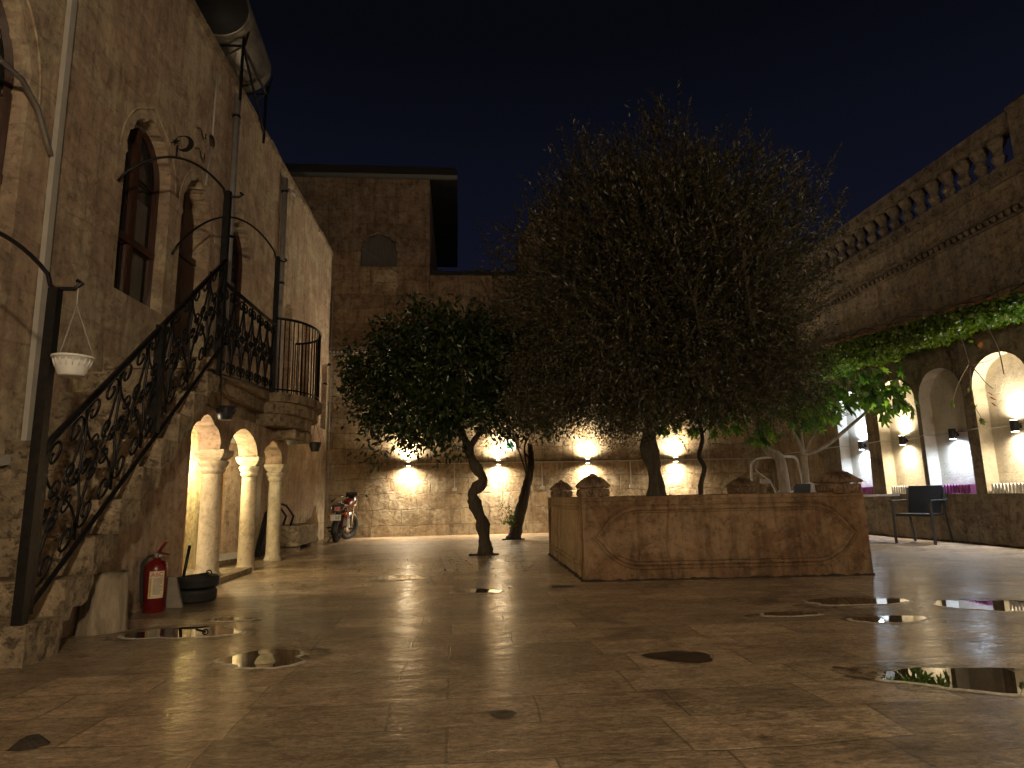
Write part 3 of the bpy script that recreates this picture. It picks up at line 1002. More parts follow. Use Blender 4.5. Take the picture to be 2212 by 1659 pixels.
rail2 = thing('landing_railing', 'black iron scroll railing on the edge of the landing, between two tall posts', 'railing', (-2.3, 6.1, 2.1))
f2 = lambda u, v: (-2.27 - .07 * u / 1.95, 6.16 + u, 2.02 + .085 * u + v * (1.0 - .03 * u))
m = MB(); scroll_panel(m, f2, 1.95, .88, .33); m.build('scrollwork', M['iron'], rail2)
m = MB(); m.tube([f2(0, -.02), f2(1.95, -.02)], .017, 4, False); m.build('bottom_bar', M['iron'], rail2)
m = MB(); m.tube([f2(-.02, .9), f2(1.97, .9)], .021, 6); m.build('handrail', M['iron'], rail2)
m = MB(); m.box(-2.30, -2.24, 6.08, 6.14, 1.86, 3.85); m.build('post', M['iron'], rail2)
m = MB(); m.box(-2.37, -2.32, 8.12, 8.17, 2.1, 3.96); m.build('post', M['iron'], rail2)

rail3 = thing('round_balcony_railing', 'curved black iron railing of plain upright bars at the balcony end', 'railing', (-2.4, 8.9, 2.15))
cv = []
for t in np.linspace(0, 1, 27):
    a = R(-82 + t * 176)
    cv.append((-2.40 + .46 * math.cos(a), 8.86 + .70 * math.sin(a)))
m = MB(); m.tube([(x, y, 3.13) for x, y in cv], .017, 6); m.build('handrail', M['iron'], rail3)
m = MB(); m.tube([(x, y, 2.20) for x, y in cv], .010, 4); m.build('bottom_bar', M['iron'], rail3)
for x, y in cv[1:]:
    m = MB(); m.tube([(x, y, 2.14), (x, y, 3.13)], .0075, 4, False); m.build('baluster', M['iron'], rail3)


def iron_arch(label, P0, P1, rise, r=.013, curl=True, loc=None, star=False):
    t = thing('iron_arch', label, 'iron arch', loc or P1, 'iron arches over the stairs')
    P0, P1 = Vector(P0), Vector(P1)
    pts = []
    for a in np.linspace(0, 1, 24):
        p = P0 + (P1 - P0) * a
        pts.append(p + Vector((0, 0, rise * math.sin(PI * min(1, a * 1.0)) ** .75 if 0 < a < 1 else 0)))
    d = (P1 - P0); d.z = 0; d.normalize()
    if curl:
        pts = pts[:-1] + [P1 + Vector((0, 0, .02)) - d * .03, P1, P1 + d * .10, P1 + d * .14 + Vector((0, 0, .035)), P1 + d * .11 + Vector((0, 0, .05))]
    m = MB(); m.tube(pts, r, 5); m.build('hoop', M['iron'], t)
    if star:
        c = P0 + (P1 - P0) * .5 + Vector((0, 0, rise))
        m = MB()
        m.tube([c, c + Vector((0, 0, .13))], .010, 5)
        s0 = c + Vector((-.02, 0, .17))
        poly = [(s0.x + (.045 if i % 2 == 0 else .016) * math.cos(i * PI / 6 + .3), s0.z + (.045 if i % 2 == 0 else .016) * math.sin(i * PI / 6 + .3)) for i in range(12)]
        m.prism(poly, lambda u, v, q: (u, q, v), s0.y - .007, s0.y + .007)
        m.build('star', M['iron'], t)
        m = MB()
        cc = c + Vector((.07, 0, .15))
        out = [(cc.x + .085 * math.cos(a), cc.z + .085 * math.sin(a)) for a in np.linspace(R(-150), R(110), 24)]
        inn = [(cc.x - .030 + .068 * math.cos(a), cc.z + .012 + .072 * math.sin(a)) for a in np.linspace(R(128), R(-128), 20)]
        m.prism(out + inn, lambda u, v, q: (u, q, v), cc.y - .006, cc.y + .006)
        m.build('crescent', M['iron'], t)
    return t


iron_arch('thin iron arch with a crescent and star on top, above the stair head', (-3.24, 5.95, 3.86), (-2.27, 6.11, 3.80), .33, star=True)
iron_arch('plain iron arch from the wall to the far post of the landing', (LWx(7.05), 7.05, 3.55), (-2.345, 8.145, 3.92), .52)
iron_arch('iron arch at the foot of the stairs holding the white pot', (LWx(3.6), 3.62, 2.02), (-2.25, 3.62, 2.0), .38)


def hanging_pot(label, x, y, zrim, r, hook, mat, h=None, cord='pvc', ribs=True):
    t = thing('hanging_pot', label, 'hanging pot', (x, y, zrim - r * 1.1), 'plastic pots hung from the stairs')
    h = h or r * 1.05
    m = MB()
    prof = [(r * .62, -h), (r * .66, -h + .004), (r * .80, -h * .6), (r * .93, -h * .15), (r * .95, -.012), (r * 1.04, -.012), (r * 1.04, .0), (r * .97, .0), (r * .9, -.03), (0.01, -.035)]
    m.lathe(prof, (x, y, zrim), 28)
    m.build('bowl', mat, t)
    if ribs:
        m = MB()
        for k in range(18):
            a = 2 * PI * k / 18
            m.tube([(x + r * .82 * math.cos(a), y + r * .82 * math.sin(a), zrim - h * .55), (x + r * .95 * math.cos(a), y + r * .95 * math.sin(a), zrim - .02)], r * .035, 4)
        m.build('ribs', mat, t)
    m = MB()
    for k in range(3):
        a = 2 * PI * k / 3 + .4
        m.tube([(x + r * math.cos(a), y + r * math.sin(a), zrim - .005), (x + (hook[0] - x) * .9, y + (hook[1] - y) * .9, zrim + (hook[2] - zrim) * .72)], .0022, 4)
    m.tube([(x + (hook[0] - x) * .9, y + (hook[1] - y) * .9, zrim + (hook[2] - zrim) * .72), hook], .0035, 4)
    m.build('cords', M[cord], t)
    return t


hanging_pot('white ribbed hanging pot beside the lowest tall post', -2.12, 3.62, 1.61, .098, (-2.13, 3.62, 2.02), M['white'], .11)
hanging_pot('black hanging pot under the landing corner', -2.19, 6.16, 1.69, .092, (-2.24, 6.14, 2.0), M['blackpot'], .125, 'blackpot')
hanging_pot('grey hanging pot under the balcony', -2.26, 8.9, 1.69, .098, (-2.26, 8.9, 1.9), M['greypot'], .14, 'blackpot')
hanging_pot('small black hanging pot at the far end of the balcony', -2.05, 9.35, 1.62, .085, (-2.05, 9.3, 2.05), M['blackpot'], .13, 'blackpot')

# ================================================================== things by the stairs
# tree stump
m = MB()
pr_, nn = [], 22
for z, s_ in ((0, 1.06), (.03, 1.04), (.1, .98), (.22, .95), (.32, .94), (.36, .9)):
    pr_.append((z, s_))
vs = []; fs = []
for z, s_ in pr_:
    for k in range(nn):
        a = 2 * PI * k / nn
        rr_ = (.118 + .012 * math.sin(3 * a + 1) + .008 * math.sin(7 * a)) * s_
        vs.append((-2.29 + rr_ * math.cos(a) * 1.12, 4.48 + rr_ * math.sin(a), z + (.012 * math.sin(2 * a) if z > .3 else 0)))
for i in range(len(pr_) - 1):
    for k in range(nn):
        l = (k + 1) % nn
        fs.append((i * nn + k, i * nn + l, (i + 1) * nn + l, (i + 1) * nn + k))
fs.append(tuple((len(pr_) - 1) * nn + k for k in range(nn)))
m.add(vs, fs, True)
tag(m.build('tree_stump', M['stump'], origin=(-2.28, 4.48, 0)), 'weathered grey tree stump standing under the lowest steps', 'tree stump')
# extinguisher
ex = thing('fire_extinguisher', 'red fire extinguisher with a paper label against the stair wall', 'fire extinguisher', (-2.29, 5.2, 0))
X, Y = -2.29, 5.2
m = MB(); m.lathe([(.070, 0), (.074, .008), (.074, .03), (.080, .035), (.080, .305), (.074, .34), (.055, .368), (.028, .38), (.024, .395)], (X, Y, 0), 32); m.build('cylinder', M['red'], ex)
m = MB(); m.lathe([(.024, .39), (.026, .40), (.026, .425), (.018, .43)], (X, Y, 0), 16); m.tube([(X + .02, Y - .02, .41), (X + .045, Y - .04, .408)], .016, 12); m.build('valve', M['alu'], ex)
m = MB(); m.obox((X + .03, Y, .462), (.55, 0, .83), (0, 1, 0), (.83, 0, -.55), .06, .013, .009)
m.obox((X + .045, Y, .425), (.95, 0, -.2), (0, 1, 0), (.2, 0, .95), .045, .012, .006); m.build('handle', M['red'], ex)
m = MB()
m.tube([(X - .02, Y - .01, .41), (X - .05, Y - .03, .405), (X - .082, Y - .045, .35), (X - .075, Y - .06, .25), (X - .06, Y - .072, .12), (X - .055, Y - .074, .07)], .011, 8); m.build('hose', M['rubber'], ex)
m = MB(); vs = []
aL = np.linspace(R(-98), R(-22), 12)
for a in aL: vs += [(X + .0808 * math.cos(a), Y + .0808 * math.sin(a), .105), (X + .0808 * math.cos(a), Y + .0808 * math.sin(a), .30)]
m.add(vs, [(2 * i, 2 * i + 2, 2 * i + 3, 2 * i + 1) for i in range(11)], True); lb = m.build('label', M['label'], ex)


def curved_strip(a0, a1, z0, z1, mat, nm='print', rad=.0814, parent=lb):
    m = MB(); vs = []
    A_ = np.linspace(R(a0), R(a1), 6)
    for a in A_: vs += [(X + rad * math.cos(a), Y + rad * math.sin(a), z0), (X + rad * math.cos(a), Y + rad * math.sin(a), z1)]
    m.add(vs, [(2 * i, 2 * i + 2, 2 * i + 3, 2 * i + 1) for i in range(5)], True); return m


cm_ = MB()
for i in range(16):
    z = .245 - i * .0075
    q = curved_strip(-76, -30 - rnd.uniform(0, 14), z, z + .0032, None); cm_.add(q.v, q.f)
cm_.build('small_print', M['print'], lb)
curved_strip(-94, -85, .115, .25, None).build('side_print', M['yellow'], lb)
am = R(-60)
text_mesh('lettering', 'ABC', .042, M['labeltxt'], ex, (.0822 * math.cos(am), .0822 * math.sin(am), .262), (R(90), 0, am + R(90)))
# leaning concrete slab piece
m = MB(); m.prism([(-.1, 0), (.12, 0), (.05, .22), (-.05, .24)], lambda u, v, d_: (-2.30 + u + .03, 5.36 + d_ + v * .1, v), 0, .03)
tag(m.build('stone_offcut', M['concrete'], origin=(-2.3, 5.36, 0)), 'pale broken slab leaning between the extinguisher and the tyres', 'stone slab')


def tyre(label, x, y, z, R0=.165, w_=.105, tilt=0):
    t = thing('old_tyre', label, 'tyre', (x, y, z), 'old tyres stacked by the first column')
    prof = [(.62, .0), (.64, .06), (.80, .02), (.93, .05), (.985, .16), (1.0, .3), (1.0, .7), (.985, .84), (.93, .95), (.80, .98), (.64, .94), (.60, .9)]
    m = MB(); n = 36; vs = []; fs = []
    for (r_, h_) in prof:
        for k in range(n):
            a = 2 * PI * k / n
            vs.append((x + R0 * r_ * math.cos(a), y + R0 * r_ * math.sin(a), z + w_ * h_ + tilt * R0 * r_ * math.cos(a)))
    P = len(prof)
    for i in range(P):
        j = (i + 1) % P
        for k in range(n):
            l = (k + 1) % n
            fs.append((i * n + k, i * n + l, j * n + l, j * n + k))
    m.add(vs, fs, True); m.build('rubber_ring', M['rubber'], t)
    m = MB()
    for q in (.3, .42, .5, .58, .7):
        m.tube([(x + R0 * 1.001 * math.cos(a), y + R0 * 1.001 * math.sin(a), z + w_ * q + tilt * R0 * math.cos(a)) for a in np.linspace(0, 2 * PI, 37)[:-1]], .0025, 4, closed=True)
    m.build('tread', M['rubber'], t)
    return t


tyre('lower of the two old tyres stacked beside the first column', -2.17, 5.66, 0)
tyre('upper of the two old tyres, with an iron rod standing in it', -2.16, 5.67, .108, .162, .10, .02)
m = MB(); m.tube([(-2.27, 5.62, .10), (-2.23, 5.64, .45)], .013, 8)
tag(m.build('iron_rod', M['iron'], origin=(-2.27, 5.62, .1)), 'short black iron rod standing in the upper tyre', 'rod')
m = MB(); m.tube([(-2.12, 5.60, .222), (-2.05, 5.56, .23), (-2.03, 5.55, .235)], .008, 6)
m.tube([(-2.03 + .02 * math.cos(a), 5.55, .235 + .02 * math.sin(a)) for a in np.linspace(0, 6.28, 12)[:-1]], .006, 5, closed=True)
tag(m.build('bent_pin', M['iron'], origin=(-2.1, 5.6, .22)), 'small black ringed pin lying on the upper tyre', 'pin')

# glass door leaf standing open behind the arcade
gd = thing('open_glass_door', 'open white-framed door leaf behind the second column', 'door', (-3.04, 8.25, .06))
m = MB()
A, B = Vector((-3.04, 8.25, 0)), Vector((-2.82, 8.85, 0))
dv = (B - A).normalized()
for (u0, u1, z0, z1) in ((0, .075, .08, 1.62), (.59, .64, .08, 1.62), (0, .64, .08, .16), (0, .64, 1.55, 1.62)):
    m.obox(A + dv * (u0 + u1) / 2 + Vector((0, 0, (z0 + z1) / 2)), dv, (dv.y, -dv.x, 0), (0, 0, 1), (u1 - u0) / 2, .018, (z1 - z0) / 2)
m.build('door_frame', M['whitepaint'], gd)
m = MB(); m.obox(A + dv * .14 + Vector((0, 0, .85)), dv, (dv.y, -dv.x, 0), (0, 0, 1), .05, .010, .69); m.build('wooden_stile', M['copper'], gd)
m = MB(); m.obox(A + dv * .32 + Vector((0, 0, .85)), dv, (dv.y, -dv.x, 0), (0, 0, 1), .27, .004, .69); m.build('panel', M['pink'], gd)
m = MB(); m.obox(A + dv * .08 + Vector((0, 0, .92)), dv, (dv.y, -dv.x, 0), (0, 0, 1), .06, .026, .015); m.build('handle', M['iron'], gd)

# assumed lamp under the landing, inferred from the lit columns
al = thing('assumed_arcade_lamp', 'assumed small lit bulb lamp hanging just inside the arcade, hidden by the stair wall', 'lamp', (-3.02, 6.08, 1.40))
m = MB(); m.lathe([(.02, .06), (.03, .03), (.03, .0)], (-3.02, 6.08, 1.40), 16); m.tube([(-3.02, 6.08, 1.45), (-3.02, 6.08, 1.73)], .004, 5); m.build('mount', M['white'], al)
m = MB(); m.lathe([(.01, -.07), (.03, -.05), (.033, -.02), (.02, 0)], (-3.02, 6.08, 1.40), 16); m.build('bulb', M['lampwarm'], al)
light('assumed_arcade_light', 'POINT', (-3.02, 6.08, 1.30), 30, (1.0, .86, .58), al, size=.05)
light('assumed_arcade_light', 'POINT', (-2.86, 7.76, 1.24), 24, (1.0, .84, .44), al, size=.05)  # second assumed bulb, added behind the first column to brighten the inner wall
m = MB(); m.lathe([(.01, -.07), (.03, -.05), (.033, -.02), (.02, 0)], (-2.86, 7.76, 1.34), 16); m.tube([(-2.86, 7.76, 1.34), (-2.86, 7.76, 1.73)], .006, 5); m.build('bulb', M['lampwarm'], al)

# stone trough and the things in it
tr = thing('stone_trough', 'rough stone trough on blocks against the house wall', 'trough', (-2.75, 11.2, 0))
m = MB(); x0, x1, y0, y1, z0, z1 = -2.98, -2.52, 10.55, 11.85, .09, .40
m.box(x0, x1, y0, y0 + .12, z0, z1); m.box(x0, x1, y1 - .12, y1, z0, z1); m.box(x0, x0 + .1, y0 + .12, y1 - .12, z0, z1); m.box(x1 - .1, x1, y0 + .12, y1 - .12, z0, z1); m.box(x0 + .1, x1 - .1, y0 + .12, y1 - .12, z0, z0 + .08)
o = m.build('basin', M['step'], tr); rough_edges(o, .03, .1, 3)
for yy in (10.7, 11.6):
    m = MB(); m.box(-2.9, -2.56, yy, yy + .16, 0, .095); m.build('block', M['step'], tr, bevel=.01)
m = MB(); m.box(x0 + .1, x1 - .1, y0 + .12, y1 - .12, z0 + .085, z1 - .05); m.build('soil', M['soil'], tr)
hc = MB()
for dx in (0, .12):
    hc.tube([(-2.95 + dx, 11.2, .35), (-2.88 + dx, 11.15, .55), (-2.98 + dx, 11.05, .72), (-3.03 + dx * .5, 11.0, .76)], .018, 8)
hc.tube([(-3.03, 11.0, .76), (-2.97, 11.0, .76)], .018, 8)
tag(hc.build('cart_handle', M['iron'], origin=(-2.9, 11.2, .35)), 'curved black tubular handle rising out of the stone trough', 'handle')
m = MB()
for k in range(3):
    m.obox((-2.9 + .02 * k, 9.95 + .05 * k, .33), (0, 1, .1), (.2, 0, 1), (1, 0, -.2), .16, .33, .008)
tag(m.build('dark_board', M['dark'], origin=(-2.9, 9.9, 0)), 'dark boards leaning on the wall behind the third column', 'board')
m = MB(); m.prism([(9.75, .55), (10.1, .55), (10.1, 1.5), (9.75, 1.5)], LW, -.03, 0)
tag(m.build('fuse_cabinet', M['pvc'], origin=LW(9.9, .55)), 'narrow pale cabinet on the wall behind the third column', 'cabinet')

# ================================================================== MOTORCYCLE
mc = thing('motorcycle', 'small red motorcycle seen from behind, parked in the far left corner', 'motorcycle', (-2.33, 12.62, 0))
S = .86
Hd = R(87)            # heading
lean = R(-7)


def mp(x, y, z):      # x forward, y left, z up
    y2, z2 = y * math.cos(lean) - z * math.sin(lean), y * math.sin(lean) + z * math.cos(lean)
    y2 = y * math.cos(lean) + z * math.sin(-lean) * -1
    return Vector((-2.33 + S * (x * math.cos(Hd) - y2 * math.sin(Hd)), 12.65 + S * (x * math.sin(Hd) + y2 * math.cos(Hd)), S * z2))


def wheel(x, name, steer=0, rad=.29):
    rot = lambda a, rr_, yy: mp(x + rr_ * math.cos(a) * math.cos(steer) - yy * math.sin(steer), rr_ * math.cos(a) * math.sin(steer) + yy * math.cos(steer), rad + rr_ * math.sin(a))
    m = MB(); m.tube([rot(a, rad - .04, 0) for a in np.linspace(0, 2 * PI, 33)[:-1]], .046, 8, closed=True)
    t_ = m.build('wheel', M['rubber'], mc)
    m = MB(); m.tube([rot(a, rad - .085, 0) for a in np.linspace(0, 2 * PI, 33)[:-1]], .013, 6, closed=True)
    for k in range(5):
        a = k * 2 * PI / 5 + .2
        m.tube([rot(a, .03, 0), rot(a, rad - .085, 0)], .013, 5)
    m.tube([rot(0, 0, -.07), rot(0, 0, .07)], .04, 12)
    m.build('rim', M['blackpot'], t_)
    return rot


wheel(0, 'rear'); rf = wheel(1.12, 'front', R(-28))
m = MB(); m.tube([rf(a, .315, 0) for a in np.linspace(R(20), R(150), 14)], .05, 8, flat=.4)
for s_ in (-.06, .06): m.tube([rf(0, 0, s_), rf(R(155), .33, s_)], .006, 5)
m.build('front_mudguard', M['chrome'], mc)
m = MB(); m.tube([mp(0 + .33 * math.cos(a), 0, .29 + .33 * math.sin(a)) for a in np.linspace(R(60), R(200), 14)], .06, 8, flat=.5); m.build('rear_mudguard', M['blackpot'], mc)
m = MB()
for s_ in (-.075, .075):
    m.tube([rf(0, 0, s_), mp(.98, s_, .72), mp(.90, s_, .95)], .019, 8)
m.build('fork', M['chrome'], mc)
m = MB(); m.tube([mp(.80, .37, .98), mp(.88, .34, 1.02), mp(.92, .2, 1.05), mp(.93, .06, .98), mp(.93, -.06, .98), mp(.92, -.2, 1.05), mp(.88, -.34, 1.02), mp(.80, -.37, .98)], .012, 8); m.build('handlebar', M['chrome'], mc)
for s_ in (1, -1):
    m = MB(); m.tube([mp(.80, s_ * .37, .98), mp(.72, s_ * .42, .95)], .018, 8); m.build('grip', M['rubber'], mc)
    m = MB(); m.tube([mp(-.17, s_ * .06, .62), mp(-.18, s_ * .16, .61)], .012, 6); m.tube([mp(-.19, s_ * .17, .61), mp(-.24, s_ * .17, .61)], .032, 10); m.build('indicator', M['orange'], mc)
m = MB(); m.lathe([(.02, -.11), (.09, -.09), (.10, 0), (.09, .05), (.03, .07)], tuple(mp(1.0, 0, .94)), 14); m.obox(mp(.93, .0, 1.06), (0, 1, .3), (1, 0, 0), (0, -.3, 1), .06, .11, .03); m.build('instrument_cowl', M['blackpot'], mc)
m = MB(); m.lathe([(.03, -.06), (.085, -.04), (.09, .04), (.03, .06)], tuple(mp(1.10, -.02, .83)), 16); m.build('headlight', M['chrome'], mc)
m = MB()
secs = [(.30, .10, .05, .76), (.42, .13, .10, .80), (.60, .15, .13, .83), (.75, .14, .12, .84), (.86, .09, .07, .84)]
vs = []; fs = []; n = 12
for (x, w_, h_, z) in secs:
    for k in range(n):
        a = 2 * PI * k / n
        vs.append(mp(x, w_ * math.cos(a), z + h_ * math.sin(a)))
for i in range(len(secs) - 1):
    for k in range(n):
        l = (k + 1) % n; fs.append((i * n + k, i * n + l, (i + 1) * n + l, (i + 1) * n + k))
fs += [tuple(range(n)), tuple((len(secs) - 1) * n + k for k in range(n))]
m.add(vs, fs, True); m.build('fuel_tank', M['red'], mc)
m = MB()
secs = [(-.20, .08, .035, .78), (-.05, .13, .05, .79), (.15, .14, .05, .78), (.34, .10, .045, .78)]
vs = []; fs = []
for (x, w_, h_, z) in secs:
    for k in range(n):
        a = 2 * PI * k / n; vs.append(mp(x, w_ * math.cos(a), z + h_ * math.sin(a)))
for i in range(len(secs) - 1):
    for k in range(n):
        l = (k + 1) % n; fs.append((i * n + k, i * n + l, (i + 1) * n + l, (i + 1) * n + k))
fs += [tuple(range(n)), tuple((len(secs) - 1) * n + k for k in range(n))]
m.add(vs, fs, True); m.build('saddle', M['vinyl'], mc)
m = MB()
for s_ in (-.12, .12):
    m.tube([mp(.1, s_, .74), mp(-.2, s_, .80), mp(-.30, s_ * .8, .84), mp(-.30, 0, .86)], .011, 6)
m.tube([mp(-.30, -.1, .70), mp(-.30, .1, .70), mp(-.22, .15, .78), mp(-.30, .1, .87), mp(-.30, -.1, .87), mp(-.22, -.15, .78)], .011, 6, closed=True)
m.build('grab_rail', M['chrome'], mc)
m = MB(); m.obox(mp(-.24, 0, .74), (1, 0, 0), (0, 1, 0), (0, 0, 1), .075, .03, .07)
for q in (.0,):
    m.tube([mp(-.25, -.10, .67), mp(-.25, -.11, .81), mp(-.25, .11, .81), mp(-.25, .10, .67)], .03, 6)
m.build('tail_unit', M['blackpot'], mc)
m = MB(); c = mp(-.30, 0, .74); m.obox(c, (1, 0, 0), (0, 1, 0), (0, 0, 1), .055, .02, .035); m.build('tail_light', M['taillight'], mc)
m = MB(); c = mp(-.34, .0, .55); m.obox(c, (1, 0, 0), (0, 1, 0), (0, 0, 1), .095, .004, .052); pt = m.build('number_plate', M['white'], mc)
text_mesh('plate_number', '52', .085, M['blackpot'], pt, c - wloc(mc) + Vector((.03, -.0062, -.028)), (R(90), 0, 0))
m = MB()
m.tube([mp(.92, 0, .92), mp(.75, 0, .62), mp(.62, 0, .28), mp(.35, 0, .25), mp(.1, 0, .62), mp(.85, 0, .80)], .022, 6)
for s_ in (-.08, .08): m.tube([mp(0, s_, .29), mp(.38, s_ * .8, .30)], .018, 6); m.tube([mp(0, s_, .30), mp(.05, s_, .70)], .022, 8)
m.build('frame', M['red'], mc)
m = MB(); m.obox(mp(.50, 0, .38), (0, 1, 0), (1, 0, 0), (0, 0, 1), .15, .10, .10)
m.tube([mp(.55, 0, .45), mp(.68, 0, .58)], .075, 10); m.build('engine', M['alu'], mc)
m = MB(); m.tube([mp(.62, -.08, .42), mp(.72, -.12, .25), mp(.5, -.15, .20), mp(.2, -.17, .24), mp(-.15, -.18, .30)], [.018, .02, .028, .036, .034], 10); m.build('exhaust', M['chrome'], mc)
m = MB(); m.obox(mp(.15, .14, .60), (0, 1, .1), (1, 0, 0), (0, 0, 1), .13, .012, .09); m.obox(mp(.15, -.14, .60), (0, 1, .1), (1, 0, 0), (0, 0, 1), .13, .012, .09); m.build('side_panel', M['red'], mc)
m = MB(); m.tube([mp(.30, .10, .25), mp(.22, .27, -.02)], .011, 6); m.build('side_stand', M['blackpot'], mc)
m = MB(); m.tube([mp(.32, -.28, .26), mp(.32, .28, .26)], .015, 6); m.tube([mp(.05, .10, .35), mp(.05, .26, .35)], .018, 6); m.build('footrest', M['rubber'], mc)

# ================================================================== BACK WALL
bw = thing('back_wall', 'weathered block wall with whitewashed patches closing the courtyard', 'wall', (2, 14, 0))
m = MB(); m.prism([(-3.2, 0), (7.8, 0), (7.8, 3.96), (-3.2, 3.96)], BW, 0, .5)
m.build('wall', M['back'], bw)
m = MB(); m.box(-3.0, 7.45, 13.93, 14.3, 4.07, 4.12); m.box(-3.0, 7.45, 13.965, 14.3, 3.96, 4.07)
x = -2.9
while x < 7.3:
    m.lathe([(.002, 0), (.022, .015), (.03, .05), (.03, .07)], (x, 13.955, 3.985), 6)
    x += .085
m.build('cornice', M['orna'], bw)
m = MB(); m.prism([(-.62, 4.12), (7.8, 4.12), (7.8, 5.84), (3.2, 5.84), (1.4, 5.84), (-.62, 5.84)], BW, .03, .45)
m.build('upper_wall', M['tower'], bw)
m = MB()
x = -.62
while x < 7.8:
    w_ = rnd.uniform(.25, .5); m.box(x + .003, min(x + w_, 7.8), 13.99 + rnd.uniform(-.01, .01), 14.5, 5.84, 5.95 + rnd.uniform(-.015, .02)); x += w_
m.build('coping', M['grime'], bw, bevel=.015)
pi_ = thing('stone_pier', 'stepped stone pier rising above the back wall behind the big tree', 'pier', (2.2, 14.1, 5.95))
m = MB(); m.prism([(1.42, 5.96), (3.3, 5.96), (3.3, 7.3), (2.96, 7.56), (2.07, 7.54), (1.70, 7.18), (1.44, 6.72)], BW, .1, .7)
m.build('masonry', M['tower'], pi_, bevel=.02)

tw = thing('stone_tower', 'dark square stone tower room with deep eaves above the back wall', 'tower', (-2.5, 14.1, 4.12))
twin = arch(-2.20, -1.37, 6.05, 6.55, 6.82, 5, cusp=.10, point=.35)
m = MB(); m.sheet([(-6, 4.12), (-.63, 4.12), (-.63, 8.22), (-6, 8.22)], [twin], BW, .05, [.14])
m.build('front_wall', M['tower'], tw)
m = MB(); m.add([(-.63, 14.05, 4.12), (-.63, 19.4, 4.12), (-.63, 19.4, 8.22), (-.63, 14.05, 8.22)], [(0, 1, 2, 3)]); m.add([(-.63, 19.4, 4.12), (-6, 19.4, 4.12), (-6, 19.4, 8.22), (-.63, 19.4, 8.22)], [(0, 1, 2, 3)])
m.build('side_wall', M['towers'], tw)
m = MB(); m.box(-6.3, .02, 13.82, 19.9, 8.22, 8.42)
o = m.build('roof', M['grime'], tw); rough_edges(o, .05, .3, 4)
m = MB()
m.fill(twin, BW, .17)
wn = m.build('window', M['curtain'], tw)
m = MB(); m.box(-1.81, -1.75, 14.19, 14.215, 6.06, 6.85); m.box(-2.2, -1.37, 14.195, 14.214, 6.40, 6.44); m.build('mullion', M['dark'], wn)
pts = [BW(u, v, .03) for u, v in twin if v > 6.4]
m = MB(); m.tube(pts, .028, 5); m.build('lobed_moulding', M['orna'], tw)
m = MB(); m.prism([(-2.2, 5.4), (-1.4, 5.35), (-1.35, 5.62), (-1.38, 6.03), (-2.2, 6.03)], BW, .042, .048)
m.build('repair_patch', M['back'], tw)

# wall lamps


def back_lamp(x, label):
    t = thing('wall_lamp', label, 'wall lamp', (x, 13.95, 1.53), 'square up-and-down lamps on the back wall')
    m = MB(); m.box(x - .045, x + .045, 13.885, 13.97, 1.485, 1.575); m.build('housing', M['pvcg'], t, bevel=.004)
    m = MB(); m.box(x - .05, x + .05, 13.97, 14.0, 1.48, 1.58); m.build('back_plate', M['pvcg'], t)
    m = MB(); m.box(x - .036, x + .036, 13.893, 13.962, 1.5755, 1.579); m.box(x - .036, x + .036, 13.893, 13.962, 1.481, 1.4845); m.build('lens', M['lampwarm'], t)
    for s_, zz in ((1, 1.60), (-1, 1.46)):
        light('lamp_light', 'SPOT', (x, 13.86, zz), 115, LAMP, t, (R(180) if s_ > 0 else 0, 0, 0), .02, R(172), 1.0)
        light('lamp_light', 'SPOT', (x, 13.90, zz), 85, LAMP, t, (R(180) if s_ > 0 else 0, 0, 0), .02, R(95), 1.0)
    return t


for x, lb_ in ((-1.07, 'leftmost square wall lamp on the back wall, lit up and down'), (.88, 'square wall lamp behind the orange tree trunk, next to the green notice'),
               (2.86, 'square wall lamp above the left front planter cap, left of the thick trunk'), (4.86, 'rightmost square wall lamp on the back wall, right of the thick trunk')):
    back_lamp(x, lb_)
cd = thing('wall_conduit', 'pale conduit line joining the lamps of the back wall with three drops to sockets', 'conduit', (3, 13.98, 1.53))
m = MB(); m.box(-1.0, 7.2, 13.98, 13.998, 1.52, 1.538)
for x in (-.08, 1.84, 3.83): m.box(x - .012, x + .012, 13.98, 13.998, 1.0, 1.519)
m.build('trunking', M['pvc'], cd)
for x in (-.08, 1.84, 3.83):
    m = MB(); m.box(x - .045, x + .045, 13.955, 13.999, .93, 1.0); m.build('socket', M['pvc'], cd, bevel=.006)
sg = thing('notice_plate', 'white notice with green print fixed beside the second lamp', 'sign', (1.14, 13.98, 1.86))
m = MB(); m.box(1.02, 1.27, 13.975, 13.998, 1.80, 2.03); m.build('plate', M['sign'], sg)
m = MB(); m.box(1.06, 1.20, 13.972, 13.9745, 1.83, 1.90); m.box(1.08, 1.12, 13.972, 13.9745, 1.91, 2.0); m.box(1.14, 1.18, 13.972, 13.9745, 1.91, 2.0); m.box(1.12, 1.14, 13.972, 13.9745, 1.93, 1.95); m.build('green_print', M['green'], sg)
m = MB(); m.tube([(-2.78, 13.96, 5.2), (-2.78, 13.96, .1)], .012, 6)
tag(m.build('corner_cable', M['pvcg'], origin=(-2.78, 13.96, .1)), 'thin vertical cable in the left courtyard corner', 'cable')

